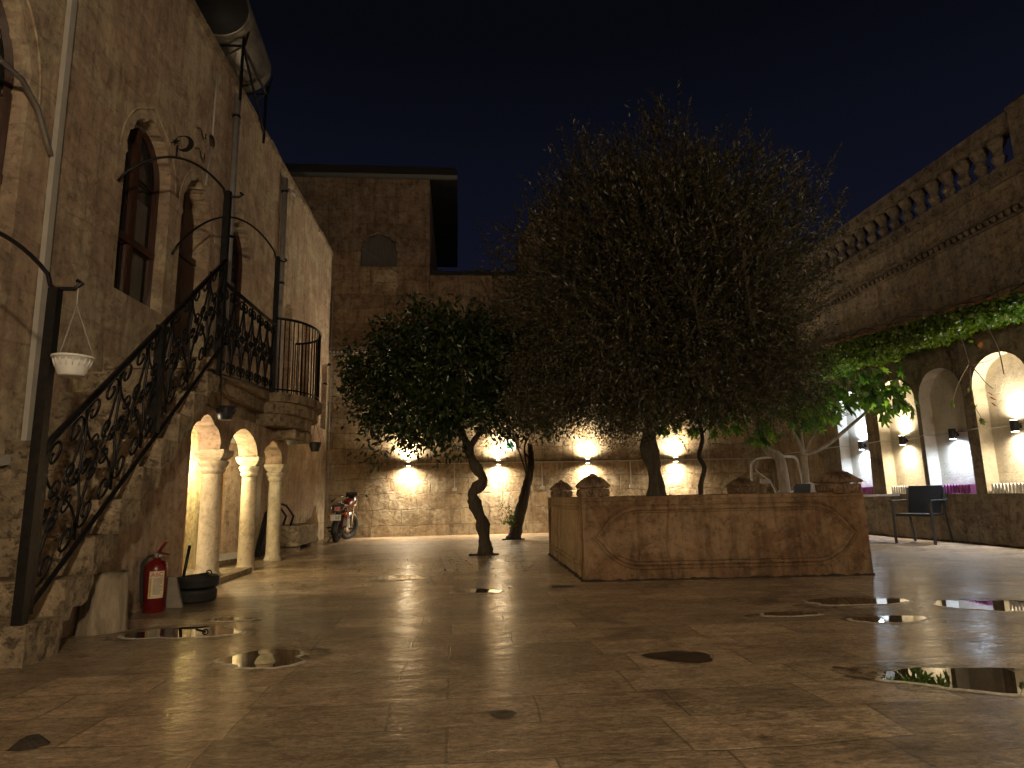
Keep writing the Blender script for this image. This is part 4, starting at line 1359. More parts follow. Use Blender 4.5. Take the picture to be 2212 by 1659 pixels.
# ================================================================== RIGHT WALL
rw = thing('arched_wall', 'tall grey stone wall with round-headed lit niches on the right side', 'wall', (7.3, 8, 0))
NI = [(10.70, 11.55), (9.42, 10.36), (8.46, 9.33), (7.36, 8.27), (6.25, 7.15), (5.15, 6.05)]
holes = [arch(a, b, .70, 2.16, 2.58, 0, 26, jitter=.004) for a, b in NI]
m = MB(); m.sheet([(-4, 0), (14, 0), (14, 4.26), (-4, 4.26)], holes, RW, 0, None)
m.prism([(-4, 0), (14, 0), (14, 4.26), (-4, 4.26)], RW, .205, .6)
m.build('wall', M['right'], rw)
m = MB(); m.prism([(-4, 4.40), (14, 4.40), (14, 4.76), (-4, 4.76)], RW, -.03, .6)
m.build('upper_band', M['right'], rw)
m = MB(); m.prism([(-4, 4.36), (14, 4.36), (14, 4.40), (-4, 4.40)], RW, -.12, .6); m.prism([(-4, 4.26), (14, 4.26), (14, 4.36), (-4, 4.36)], RW, -.03, .6)
y = 1.0
while y < 13.9:
    m.lathe([(.004, 0), (.03, .02), (.04, .055), (.04, .075)], (7.25 - .06, y, 4.28), 6); y += .115
m.build('cornice', M['orna'], rw)
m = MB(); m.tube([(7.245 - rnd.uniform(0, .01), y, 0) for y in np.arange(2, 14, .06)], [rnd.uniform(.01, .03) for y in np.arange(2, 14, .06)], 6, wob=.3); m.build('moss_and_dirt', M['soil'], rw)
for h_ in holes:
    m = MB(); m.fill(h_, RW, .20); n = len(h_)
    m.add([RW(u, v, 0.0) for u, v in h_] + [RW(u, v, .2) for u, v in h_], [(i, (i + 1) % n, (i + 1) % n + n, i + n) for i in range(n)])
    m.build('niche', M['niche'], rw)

bl = thing('stone_balustrade', 'carved stone balustrade along the roof terrace above the right wall', 'balustrade', (7.25, 9, 4.76))
m = MB(); m.prism([(2, 4.76), (14.2, 4.76), (14.2, 4.97), (2, 4.97)], RW, -.06, .3)
y = 2.2
while y < 14:
    m.tube([RW(y + .12 * math.cos(a), 4.80 + .11 * math.sin(a), -.065) for a in np.linspace(0, PI, 10)], .014, 5)
    m.tube([RW(y + .07 * math.cos(a), 4.80 + .07 * math.sin(a), -.065) for a in np.linspace(0, PI, 10)], .011, 5)
    y += .3
m.build('carved_base', M['orna'], bl)
m = MB(); m.prism([(6.98, 5.43), (14.2, 5.43), (14.2, 5.66), (6.98, 5.66)], RW, -.05, .2)
m.prism([(2, 5.43), (6.69, 5.43), (6.69, 5.66), (2, 5.66)], RW, -.05, .2)
y = 2.3
while y < 14:
    if not 6.5 < y < 7.15:
        for q in (0, .025, .05):
            m.tube([RW(y + u, 5.60 - q - .07 * math.cos(u / .15 * PI / 2) ** 2, -.055) for u in np.linspace(-.15, .15, 11)], .008, 5)
    y += .3
m.build('top_rail', M['orna'], bl)
y = 12.95
bp = [(.085, 0), (.09, .03), (.06, .05), (.045, .07), (.05, .12), (.075, .17), (.08, .2), (.055, .215), (.06, .24), (.045, .27), (.06, .33), (.085, .38), (.095, .42), (.095, .46)]
proto = None
k = 0
while y > 2.2:
    if not 6.58 < y < 7.09:
        m = MB(); m.lathe([(r_ * 1.22, z_) for r_, z_ in bp], (7.32, y, 4.97), 10); m.build('baluster', M['orna'], bl)
    y -= .295
m = MB(); m.box(7.17, 7.47, 6.69, 6.98, 4.97, 5.64); m.lathe([(.225, 0), (.225, .03), (.15, .09), (.02, .11)], (7.32, 6.835, 5.64), 4, False, rot=PI / 4)
m.build('pillar', M['orna'], bl)


def niche_lamp(y, cool, up, label):
    t = thing('niche_lamp', label, 'wall lamp', (7.36, y, 1.58), 'black cylinder lamps in the niches')
    m = MB(); m.lathe([(.048, 0), (.05, .003), (.05, .147), (.048, .15)], (7.36, y, 1.505), 20); m.build('housing', M['blackpot'], t)
    m = MB(); m.box(7.40, 7.452, y - .02, y + .02, 1.55, 1.61); m.build('bracket', M['blackpot'], t)
    mt = M['lampcool'] if cool else M['lampwarm']; col = COOL if cool else (1.0, .82, .55)
    m = MB(); m.lathe([(.040, 0), (.040, .003)], (7.36, y, 1.5015), 16)
    if up: m.lathe([(.040, 0), (.040, .003)], (7.36, y, 1.6555), 16)
    m.build('lens', mt, t)
    e = 48 if cool else 36
    for s_, zz, on in ((1, 1.67, up), (-1, 1.49, True)):
        if on:
            light('lamp_light', 'SPOT', (7.37, y, zz), e, col, t, (R(180) if s_ > 0 else 0, 0, 0), .02, R(168), 1.0)
            light('lamp_light', 'SPOT', (7.345, y, zz), e * .8, col, t, (R(180) if s_ > 0 else 0, 0, 0), .02, R(90), .9)
    return t


niche_lamp(11.07, True, True, 'black lamp in the farthest niche, bluish white, above a purple box')
niche_lamp(9.97, False, True, 'black lamp in the second niche from the corner, warm, above a white box')
niche_lamp(8.88, True, False, 'black lamp in the third niche from the corner, bluish and lit only downwards')
niche_lamp(7.80, False, True, 'black lamp in the nearest niche in view, warm, behind the hanging vine')
niche_lamp(6.70, True, True, 'assumed black lamp in the niche just beyond the right edge, bluish')  # unseen lamp, assumed from the bright paving at the right
niche_lamp(5.60, False, True, 'assumed black lamp in the nearest niche, beyond the right edge, warm')  # second unseen lamp, likewise added for light at the right
m = MB()
path = [RW(13.98, 1.60, -.01)]
for a, b in NI:
    path += [RW(b, 1.60, -.01), RW(b, 1.60, .19), RW(a, 1.59, .19), RW(a, 1.59, -.01)]
path += [RW(4, 1.58, -.01)]
m.tube(path, .010, 5)
tag(m.build('wall_conduit', M['pvc'], origin=RW(9, 1.6)), 'thin white conduit running in and out of the niches', 'conduit')


def ribbed_box(y0, y1, mat, label):
    t = thing('flower_box', label, 'flower box', (7.33, (y0 + y1) / 2, .70), 'ribbed plastic flower boxes in the niches')
    m = MB(); m.box(7.29, 7.40, y0, y1, .70, .80); m.build('trough_body', mat, t)
    m = MB()
    n = int((y1 - y0) / .055)
    for i in range(n + 1):
        yy = y0 + (y1 - y0) * i / n
        m.prism([(yy - .018, .70), (yy + .018, .70), (yy + .018, .815), (yy + .008, .832), (yy - .008, .832), (yy - .018, .815)], lambda u, v, d_: (d_, u, v), 7.272, 7.415)
    m.build('picket_ribs', mat, t)


ribbed_box(10.74, 11.36, M['purple'], 'purple ribbed flower box in the farthest niche')
ribbed_box(9.46, 10.24, M['white'], 'white ribbed flower box in the second niche from the corner')
ribbed_box(8.60, 9.18, M['purple'], 'purple ribbed flower box behind the black armchair')
ribbed_box(7.42, 8.20, M['white'], 'white ribbed flower box at the right edge of the photo')

# ================================================================== PLANTER
pt_ = thing('stone_planter', 'large carved sandstone planter in the middle of the courtyard', 'planter', (2.6, 7.5, 0))
FL, FR, BR, BL = Vector((1.17, 6.05, 0)), Vector((3.88, 5.87, 0)), Vector((4.06, 8.85, 0)), Vector((1.25, 8.98, 0))
HT = .77


def wall_seg(A, B, name, mat, thick=.2, taper=.02):
    d = (B - A).normalized(); nrm = Vector((d.y, -d.x, 0))      # outward when going counter-clockwise
    m = MB()
    vs = []
    L_ = (B - A).length
    n = 30
    for i in range(n + 1):
        p = A + d * (L_ * i / n)
        w_ = rnd.uniform(-.003, .003)
        vs += [p + nrm * .0, p + Vector((0, 0, HT + w_)) - nrm * taper, p + Vector((0, 0, HT + w_)) - nrm * thick, p - nrm * thick]
    fs = []
    for i in range(n):
        for k in range(4):
            l = (k + 1) % 4
            fs.append((i * 4 + k, (i + 1) * 4 + k, (i + 1) * 4 + l, i * 4 + l))
    fs += [(0, 1, 2, 3), tuple(n * 4 + k for k in range(4))]
    m.add(vs, fs)
    return m.build(name, mat, pt_), d, nrm, L_


def moulding(A, d, nrm, L_, name, mat, full=True):
    m = MB()
    f = lambda u, v, o_=0: A + d * u + Vector((0, 0, v)) - nrm * (.02 * v / HT) + nrm * (.003 + o_)
    for off, r_ in ((0, .020), (.045, .013), (-.032, .011)):
        zt, zb_, zm = .655 + off * .9, .150 - off * .9, .40
        xi, xe = .13 - off, .52
        pts = [f(xi, zm)]
        for t in np.linspace(0, 1, 12)[1:]:      # ogee up-left end
            s_ = t
            x = xi + (xe - xi) * s_
            z = zm + (zt - zm) * (1 - (1 - s_) ** 2.0) if s_ > .25 else zm + (zt - zm) * (1 - .75 ** 2) * (s_ / .25) ** 1.4
            pts.append(f(x, z))
        pts.append(f(L_ - xe, zt))
        for t in np.linspace(1, 0, 12)[1:]:
            s_ = t
            x = L_ - xi - (xe - xi) * s_
            z = zm + (zt - zm) * (1 - (1 - s_) ** 2.0) if s_ > .25 else zm + (zt - zm) * (1 - .75 ** 2) * (s_ / .25) ** 1.4
            pts.append(f(x, z))
        for t in np.linspace(0, 1, 12)[1:]:
            s_ = t
            x = L_ - xi - (xe - xi) * s_
            z = zm - (zm - zb_) * (1 - (1 - s_) ** 2.0) if s_ > .25 else zm - (zm - zb_) * (1 - .75 ** 2) * (s_ / .25) ** 1.4
            pts.append(f(x, z))
        pts.append(f(xe, zb_))
        for t in np.linspace(1, 0, 12)[1:-1]:
            s_ = t
            x = xi + (xe - xi) * s_
            z = zm - (zm - zb_) * (1 - (1 - s_) ** 2.0) if s_ > .25 else zm - (zm - zb_) * (1 - .75 ** 2) * (s_ / .25) ** 1.4
            pts.append(f(x, z))
        m.tube(pts, r_, 6, closed=True, wob=.08)
    for z in (.735,):
        m.tube([f(0.02, z), f(L_ - .02, z)], .004, 5)
    for u in (.52, .52 + (L_ - 1.04) * .25, .52 + (L_ - 1.04) * .62, L_ - .52):      # joints
        m.tube([f(u, .17, -.002), f(u, .64, -.002)], .0025, 4)
    return m.build(name, mat, pt_)


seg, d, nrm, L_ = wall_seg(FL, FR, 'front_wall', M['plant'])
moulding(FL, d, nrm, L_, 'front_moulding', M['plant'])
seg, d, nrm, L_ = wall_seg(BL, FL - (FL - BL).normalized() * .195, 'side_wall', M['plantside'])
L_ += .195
m = MB()
for off, r_ in ((0, .018), (.04, .012)):
    f = lambda u, v: BL + d * u + Vector((0, 0, v)) - nrm * (.02 * v / HT) + nrm * .003
    m.tube([f(.15 - off, .14 - off), f(L_ - .22 + off, .14 - off), f(L_ - .16 + off, .22), f(L_ - .16 + off, .58), f(L_ - .24 + off, .66 + off), f(.24 - off, .66 + off), f(.15 - off, .58)], r_, 6, closed=True)
m.build('side_moulding', M['plantside'], pt_)
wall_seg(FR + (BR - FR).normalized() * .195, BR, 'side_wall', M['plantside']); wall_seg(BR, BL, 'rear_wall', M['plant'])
m = MB(); m.add([FL + Vector((.15, .15, .70)), FR + Vector((-.15, .15, .70)), BR + Vector((-.15, -.15, .70)), BL + Vector((.15, -.15, .70))], [(0, 1, 2, 3)])
m.build('soil', M['soil'], pt_)


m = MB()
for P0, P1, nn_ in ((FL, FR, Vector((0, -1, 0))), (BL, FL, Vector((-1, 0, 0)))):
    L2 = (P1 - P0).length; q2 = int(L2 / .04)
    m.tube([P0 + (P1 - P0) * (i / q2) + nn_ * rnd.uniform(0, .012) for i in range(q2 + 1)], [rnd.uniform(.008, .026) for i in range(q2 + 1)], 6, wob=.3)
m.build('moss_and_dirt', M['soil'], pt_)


def cap(x, y, s_, rot, label):
    t = thing('planter_cap', label, 'carved cap', (x, y, HT), 'carved stone caps on the planter corners')
    m = MB()
    q = 2 ** .5 * s_
    m.lathe([(.145 * q, -.004), (.155 * q, .02), (.155 * q, .06), (.14 * q, .085)], (x, y, HT), 4, False, rot=rot + PI / 4)
    o = m.build('block', M['carve'], t); rough_edges(o, .008, .05, 2)
    m = MB()
    m.lathe([(.15 * q, .088), (.172 * q, .100), (.168 * q, .113), (.130 * q, .146), (.085 * q, .182), (.040 * q, .215), (.006, .236)], (x, y, HT), 4, False, rot=rot + PI / 4)
    o = m.build('pyramid_top', M['carve'], t); rough_edges(o, .008, .05, 2)
    m = MB()       # carved leaf ribs
    c, sn = math.cos(rot), math.sin(rot)
    W = lambda a, b, z: (x + (a * c - b * sn) * s_, y + (a * sn + b * c) * s_, HT + z)
    for face in range(4):
        fa = face * PI / 2
        ca, sa = math.cos(fa), math.sin(fa)
        Q = lambda a, b, z: W(a * ca - b * sa, a * sa + b * ca, z)
        for k in range(-3, 4):
            u = k * .042
            m.tube([Q(u, -.157, .015), Q(u + .012 * (1 if k > 0 else -1), -.160, .045), Q(u + .028 * (1 if k > 0 else -1), -.148, .078)], .010, 5)
            v = k * .046
            m.tube([Q(v, -.172, .108), Q(v * .74, -.132, .148), Q(v * .40, -.075, .192)], .010, 5)
    m.build('leaf_carving', M['carve'], t)
    return t


cap(1.31, 6.20, .86, R(-3), 'carved cap on the left front corner of the planter')
cap(3.70, 6.00, .92, R(8), 'largest carved cap, on the right front corner of the planter')
cap(1.42, 8.80, .78, R(2), 'smallest looking carved cap, on the rear left corner of the planter')
cap(3.95, 8.68, .92, R(12), 'carved cap on the rear right corner, behind the planter front')

# ================================================================== FOLIAGE


def leaf_obj(name, P, D, N, L, W, mat, parent, six=True):
    P, D, N = np.asarray(P), np.asarray(D), np.asarray(N)
    D = D / (np.linalg.norm(D, axis=1, keepdims=True) + 1e-9)
    Sd = np.cross(D, N); Sd /= (np.linalg.norm(Sd, axis=1, keepdims=True) + 1e-9)
    N = np.cross(Sd, D)
    L = np.asarray(L).reshape(-1, 1); W = np.asarray(W).reshape(-1, 1)
    n = len(P)
    if six:
        V = np.stack([P, P + D * L * .3 + Sd * W * .46 + N * W * .15, P + D * L * .65 + Sd * W * .42 + N * W * .12, P + D * L - N * L * .08,
                      P + D * L * .65 - Sd * W * .42 + N * W * .12, P + D * L * .3 - Sd * W * .46 + N * W * .15], 1).reshape(-1, 3)
        b = np.arange(n)[:, None] * 6
        F = np.concatenate([b + np.array([0, 1, 2, 3]), b + np.array([0, 3, 4, 5])], 1).reshape(-1, 4)
    else:
        V = np.stack([P, P + D * L * .5 + Sd * W * .5, P + D * L, P + D * L * .5 - Sd * W * .5], 1).reshape(-1, 3)
        F = np.arange(n * 4).reshape(-1, 4)
    base = np.array(wloc(parent)) if parent else np.zeros(3)
    V = V - base
    me = bpy.data.meshes.new(name)
    me.vertices.add(len(V)); me.vertices.foreach_set("co", V.astype(np.float32).ravel())
    me.loops.add(F.size); me.loops.foreach_set("vertex_index", F.astype(np.int32).ravel())
    me.polygons.add(len(F)); me.polygons.foreach_set("loop_start", np.arange(0, F.size, 4, dtype=np.int32)); me.polygons.foreach_set("loop_total", np.full(len(F), 4, dtype=np.int32))
    me.update(calc_edges=True); me.validate()
    me.materials.append(mat)
    o = bpy.data.objects.new(name, me); sc.collection.objects.link(o)
    if parent: o.parent = parent
    return o


def unit(n):
    v = rng.normal(size=(n, 3)); return v / np.linalg.norm(v, axis=1, keepdims=True)


def limb(mb, pts, r0, r1, n=8, wob=.08):
    mb.tube(pts, [r0 + (r1 - r0) * i / (len(pts) - 1) for i in range(len(pts))], n, wob=wob)


def smooth_path(pts, k=5):
    pts = [Vector(p) for p in pts]; out = []
    for i in range(len(pts) - 1):
        p0, p1, p2, p3 = pts[max(i - 1, 0)], pts[i], pts[i + 1], pts[min(i + 2, len(pts) - 1)]
        for j in range(k):
            t = j / k
            out.append(.5 * ((2 * p1) + (p2 - p0) * t + (2 * p0 - 5 * p1 + 4 * p2 - p3) * t * t + (3 * p1 - p0 - 3 * p2 + p3) * t ** 3))
    out.append(pts[-1]); return out


# --- orange tree
ot = thing('orange_tree', 'orange tree with a crooked dark trunk and glossy crown, left of the planter', 'tree', (.38, 9.16, 0))
tr_m = MB()
trunk = smooth_path([(.38, 9.16, 0), (.36, 9.16, .2), (.33, 9.15, .45), (.24, 9.14, .68), (.21, 9.14, .86), (.35, 9.13, 1.03), (.25, 9.14, 1.22), (.17, 9.16, 1.42), (.10, 9.16, 1.62), (-.04, 9.18, 1.85), (-.15, 9.2, 2.2), (-.2, 9.2, 2.6)], 5)
rad = [.105 - .055 * (i / (len(trunk) - 1)) + .012 * math.sin(i * .9) for i in range(len(trunk))]
tr_m.tube(trunk, [r_ * .95 for r_ in rad], 10, wob=.16)
limb(tr_m, smooth_path([(.14, 9.16, 1.45), (.22, 9.1, 1.58), (.33, 9.05, 1.75), (.42, 9.0, 2.05), (.6, 8.9, 2.4)]), .05, .025)
limb(tr_m, smooth_path([(-.04, 9.18, 1.85), (-.4, 9.1, 2.1), (-.8, 9.0, 2.3), (-1.2, 8.95, 2.4)]), .035, .012)
limb(tr_m, smooth_path([(.42, 9.0, 2.05), (.8, 9.1, 2.2), (1.2, 9.2, 2.35)]), .03, .012)
# clusters
cl = []
r2 = np.random.default_rng(5)
while len(cl) < 430:
    p = r2.uniform(-1, 1, 3)
    q = np.linalg.norm(p * np.array([1, 1, 1]))
    if q > 1 or q < .35: continue
    c = np.array([-.12, 9.1, 2.52]) + p * np.array([1.52, 1.2, 1.02])
    # lumpy outline: skirts droop at left and right, dip in the middle
    lim = 1.62 + .10 * math.sin(c[0] * 5) + .18 * abs(c[0] - .1) * -1 + .25 * math.exp(-((c[0] - .1) / .5) ** 2)
    if c[2] < lim: continue
    if c[2] > 3.15 + .32 * math.cos((c[0] + .1) * 1.8) + .12 * math.sin(c[0] * 7): continue
    cl.append(c)
cl += [np.array(c) for c in ((-1.15, 9.0, 1.55), (-1.22, 9.0, 1.68), (-1.12, 9.0, 1.42), (-1.05, 9.0, 1.75), (-.15, 9.0, 1.5), (-.05, 9.0, 1.6), (-.22, 9.05, 1.7), (0, 9.0, 1.45), (-.1, 8.95, 1.75))]
P, D, N, LL, WW = [], [], [], [], []
cen = np.array([-.12, 9.1, 2.3])
for c in cl:
    k = 46 if len(P) < 330 else 30
    o_ = c - cen; o_ /= np.linalg.norm(o_) + 1e-6
    ofs = r2.normal(size=(k, 3)) * .115
    P.append(c + ofs)
    D.append(o_ * .5 + r2.normal(size=(k, 3)) * .55 + np.array([0, 0, -.25]))
    N.append(np.array([0, -.25, .8]) + r2.normal(size=(k, 3)) * .55)
    LL.append(r2.uniform(.07, .115, k)); WW.append(r2.uniform(.032, .050, k))
for c in cl[::5]:
    limb(tr_m, [(-.1, 9.15, 2.1), tuple((np.array([-.1, 9.15, 2.1]) + c) / 2 + r2.normal(size=3) * .08), tuple(c)], .014, .004, 5)
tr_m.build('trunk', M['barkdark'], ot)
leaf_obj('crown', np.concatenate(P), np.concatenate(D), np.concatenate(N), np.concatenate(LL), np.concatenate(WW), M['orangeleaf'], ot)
bp_ = np.concatenate([c + r2.normal(size=(2, 3)) * .12 for c in cl if c[2] < 2.9 and c[1] < 9.1])[:420]
nb = len(bp_)
bl5 = np.repeat(bp_, 5, 0)
leaf_obj('blossom', bl5, unit(len(bl5)) + np.array([0, -.4, 0]), unit(len(bl5)), np.full(len(bl5), .016), np.full(len(bl5), .009), M['blossom'], ot, False)


def tree_pit(x, y, label):
    m = MB(); m.box(x - .22, x + .20, y - .05, y + .16, .004, .008); m.box(x - .22, x + .20, y - .07, y - .05, 0, .02)
    tag(m.build('tree_pit', M['soil'], origin=(x, y, 0)), label, 'tree pit')


tree_pit(.36, 9.12, 'dark soil slot at the foot of the crooked orange tree')
tree_pit(1.03, 12.12, 'dark soil slot at the foot of the cut-off far tree')

# --- second small tree by the back wall
s2 = thing('sapling_tree', 'slender tree with a sawn-off trunk and thin stems near the back wall', 'tree', (1.05, 12.2, 0))
m = MB()
limb(m, smooth_path([(1.04, 12.2, 0), (1.12, 12.2, .3), (1.2, 12.2, .62), (1.30, 12.2, .98), (1.38, 12.2, 1.3), (1.40, 12.2, 1.55), (1.38, 12.2, 1.80)]), .125, .045, 10, .12)
limb(m, [(1.39, 12.2, 1.45), (1.33, 12.18, 1.55), (1.29, 12.17, 1.6)], .03, .018, 6)
limb(m, smooth_path([(1.08, 12.22, .1), (1.30, 12.25, .6), (1.32, 12.25, 1.1), (1.22, 12.2, 1.5), (1.08, 12.15, 1.9), (.95, 12.1, 2.5)]), .02, .012, 6)
limb(m, smooth_path([(1.12, 12.22, .1), (1.36, 12.25, .9), (1.30, 12.2, 1.4), (1.28, 12.15, 1.75), (1.42, 12.1, 2.05), (1.5, 12, 2.6)]), .024, .014, 6)
m.lathe([(.15, 0), (.13, .06), (.06, .1)], (1.02, 12.2, 0), 10)
m.build('trunk', M['barkdark'], s2)
P, D, N, LL, WW = [], [], [], [], []
for i in range(120):
    c = np.array([1.35, 11.7, 2.75]) + r2.uniform(-1, 1, 3) * np.array([1.0, .6, .85])
    if c[2] < 1.95 + .3 * math.sin(c[0] * 6): c[2] += .4
    k = 40
    P.append(c + r2.normal(size=(k, 3)) * .12); D.append(r2.normal(size=(k, 3)) * .6 + np.array([0, 0, -.4])); N.append(np.array([0, -.3, .7]) + r2.normal(size=(k, 3)) * .5)
    LL.append(r2.uniform(.07, .11, k)); WW.append(r2.uniform(.03, .045, k))
leaf_obj('crown', np.concatenate(P), np.concatenate(D), np.concatenate(N), np.concatenate(LL), np.concatenate(WW), M['orangeleaf'], s2)
# little shoot at its foot
sh = thing('young_shoot', 'small leafy shoot at the foot of the sawn-off tree', 'plant', (1.0, 12.1, 0))
m = MB(); P = []
for i in range(9):
    e = Vector((.86 + rnd.uniform(-.2, .2), 12.0 + rnd.uniform(-.1, .1), .45 + rnd.uniform(-.12, .2)))
    pth = smooth_path([(1.08, 12.12, .08), (1.0, 12.1, .3), e], 5); limb(m, pth, .006, .002, 4, 0)
    for p in pth[4:]: P += [np.array(p) + r2.normal(size=3) * .035 for _ in range(6)]
m.build('stems', M['twig'], sh)
P = np.array(P); n_ = len(P)
leaf_obj('leaves', P, unit(n_), unit(n_) + np.array([0, -.3, .6]), r2.uniform(.03, .055, n_), r2.uniform(.014, .024, n_), M['ivyleaf'], sh)

# --- the big olive
ol = thing('olive_tree', 'huge dark olive tree with fine upswept twigs growing in the planter', 'tree', (2.33, 7.5, .7))
m = MB()
tk_ = smooth_path([(2.34, 7.5, .68), (2.36, 7.5, .9), (2.33, 7.5, 1.15), (2.29, 7.5, 1.35), (2.33, 7.5, 1.6), (2.37, 7.5, 1.85), (2.42, 7.5, 2.2)], 5)
m.tube(tk_, [.105 + .02 * math.sin(i * .5 + 1) * (1 if i < 20 else .5) - .0008 * i for i in range(len(tk_))], 12, wob=.07)
r3 = np.random.default_rng(9)
CZ = np.array([2.66, 7.6, 3.42])


def crown_r(dv):
    """lumpy radius in direction dv"""
    a = math.atan2(dv[0], dv[1]); e = dv[2]
    lx, ly = 2.18, 1.5
    p_, lz = (2.5, 1.98) if e > 0 else (3.6, 1.85)
    h_ = math.hypot(dv[0] / lx, dv[1] / ly)
    base_ = 1 / (h_ ** p_ + (abs(e) / lz) ** p_) ** (1 / p_)
    return base_ * (1 + .10 * math.sin(3 * a + 4 * e) + .07 * math.sin(7 * a - 5 * e + 1))


P, D, N, LL, WW = [], [], [], [], []
tips = []
while len(tips) < 2700:
    dv = r3.normal(size=3); dv /= np.linalg.norm(dv)
    if r3.random() < .35 and dv[1] > .3: continue
    q = r3.uniform(.12, 1.0) ** .6
    t_ = CZ + dv * crown_r(dv) * q
    if t_[2] < 1.60 + .15 * min(1, max(0, (t_[0] - 2.2) / .8)) + .10 * math.sin(t_[0] * 6) + .05 * math.sin(t_[0] * 17): continue
    tips.append((t_, dv, q))
for i, (t_, dv, q) in enumerate(tips):
    L_ = r3.uniform(.45, .95)
    up = .55 if t_[2] > 2.6 else -.25
    dr_ = dv * .8 + np.array([0, 0, up]) + r3.normal(size=3) * .35
    dr_ /= np.linalg.norm(dr_)
    bend = r3.normal(size=3) * .25 + np.array([0, 0, .15 if up > 0 else -.35])
    st = t_ - dr_ * L_ * .8
    ns = int(L_ / .021)
    s_ = np.linspace(0, 1, ns)[:, None]
    path = st + dr_ * L_ * s_ + bend * L_ * .45 * s_ ** 2
    if i % 3 == 0:
        idx = np.linspace(0, ns - 1, 5).astype(int)
        limb(m, [tuple(path[j]) for j in idx], .0055, .0015, 3, 0)
    tang = np.gradient(path, axis=0); tang /= np.linalg.norm(tang, axis=1, keepdims=True)
    for rep in range(2):
        sd = np.cross(tang, r3.normal(size=3)); sd /= np.linalg.norm(sd, axis=1, keepdims=True) + 1e-6
        P.append(path); D.append(tang * .75 + sd * .8 + r3.normal(size=(ns, 3)) * .15); N.append(r3.normal(size=(ns, 3)) * .5 + np.array([0, -.4, .6]))
        LL.append(r3.uniform(.04, .07, ns)); WW.append(r3.uniform(.011, .017, ns))
for i in range(2000):
    dv = r3.normal(size=3); dv /= np.linalg.norm(dv)
    c = CZ + dv * crown_r(dv) * (r3.random() ** .4) * .93
    if c[2] < 1.64 + .15 * min(1, max(0, (c[0] - 2.2) / .8)) + .10 * math.sin(c[0] * 6): continue
    k = 34
    P.append(c + r3.normal(size=(k, 3)) * .10); D.append(dv * .7 + r3.normal(size=(k, 3)) * .5 + np.array([0, 0, .3])); N.append(r3.normal(size=(k, 3)) * .6 + np.array([0, -.4, .5]))
    LL.append(r3.uniform(.05, .08, k)); WW.append(r3.uniform(.014, .022, k))
for i in range(1500):       # low skirt of the crown
    th = r3.uniform(0, 2 * PI); q = math.sqrt(r3.random())
    c = np.array([2.52 + 1.95 * q * math.cos(th), 7.6 + 1.35 * q * math.sin(th), 0.0])
    c[2] = 1.62 + .16 * min(1, max(0, (c[0] - 2.2) / .8)) + .12 * math.sin(c[0] * 5.3) + .06 * math.sin(c[0] * 13 + c[1] * 7) + r3.random() * .95
    k = 38
    P.append(c + r3.normal(size=(k, 3)) * .095); D.append(np.array([.3 * math.cos(th), .3 * math.sin(th), -.25]) + r3.normal(size=(k, 3)) * .6); N.append(r3.normal(size=(k, 3)) * .6 + np.array([0, -.4, .5]))
    LL.append(r3.uniform(.04, .07, k)); WW.append(r3.uniform(.010, .017, k))
# bare leading shoots above the crown
for i in range(20):
    a = r3.uniform(-1, 1); st = np.array([2.75 + 1.3 * a, 7.4 + r3.uniform(-.5, .5), 4.35 - .6 * a * a])
    L_ = r3.uniform(.45, .8); dr_ = np.array([a * .45 + r3.normal() * .15, r3.normal() * .15, 1]); dr_ /= np.linalg.norm(dr_)
    ns = int(L_ / .024); s_ = np.linspace(0, 1, ns)[:, None]; path = st + dr_ * L_ * s_ + np.array([.15 * a, 0, 0]) * s_ ** 2
    limb(m, [tuple(path[0]), tuple(path[ns // 2]), tuple(path[-1])], .005, .0012, 3, 0)
    for rep in range(2):
        P.append(path); D.append(dr_ * 1.0 + r3.normal(size=(ns, 3)) * .4); N.append(unit(ns)); LL.append(r3.uniform(.03, .05, ns)); WW.append(r3.uniform(.006, .009, ns))
for i in range(60):
    t_, dv, q = tips[i * 9]
    b = np.array([2.42, 7.5, 2.1 + r3.uniform(0, .8)])
    mid = (b + t_) / 2 + np.array([0, 0, .25]) + r3.normal(size=3) * .08
    e_ = b + (t_ - b) * .8
    limb(m, smooth_path([tuple(b), tuple(mid), tuple(e_)], 4), .022, .006, 5, 0)
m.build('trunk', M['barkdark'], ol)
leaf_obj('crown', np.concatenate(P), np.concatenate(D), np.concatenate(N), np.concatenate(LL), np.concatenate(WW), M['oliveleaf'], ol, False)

# --- figs
FIG = []
for k_ in range(5):
    a0 = R(-90 + (k_ - 2) * 52) + PI
lob = []
for i in range(41):
    t = -PI * .86 + 2 * PI * .86 * i / 40
    r_ = .30 + max(k_ * math.exp(-((t - c_) / .27) ** 2) for c_, k_ in ((0, .72), (.92, .62), (-.92, .62), (1.85, .42), (-1.85, .42)))
    lob.append((r_ * math.sin(t), .42 + r_ * math.cos(t) * .62))


def fig_leaves(name, pts, size, mat, parent, droop=.9, seed=3):
    r4 = random.Random(seed)
    m = MB()
    for p in pts:
        s_ = r4.uniform(*size)
        d_ = Vector((r4.uniform(-1, 1), r4.uniform(-1, .6), -droop + r4.uniform(-.4, .5))).normalized()
        nr = Vector((r4.uniform(-.5, .5), r4.uniform(-1, -.1), r4.uniform(.1, 1))).normalized()
        sd = d_.cross(nr).normalized(); nr = sd.cross(d_)
        p = Vector(p)
        vs = [p + nr * 0]
        for (u, v) in lob:
            vs.append(p + (sd * u * .5 + d_ * (v + .12)) * s_ + nr * (-.10 * u * u + .05 * math.sin(v * 5)) * s_)
        m.add(vs, [(0, i, i + 1) for i in range(1, len(vs) - 1)], False)
    return m.build(name, mat, parent, fix=False)


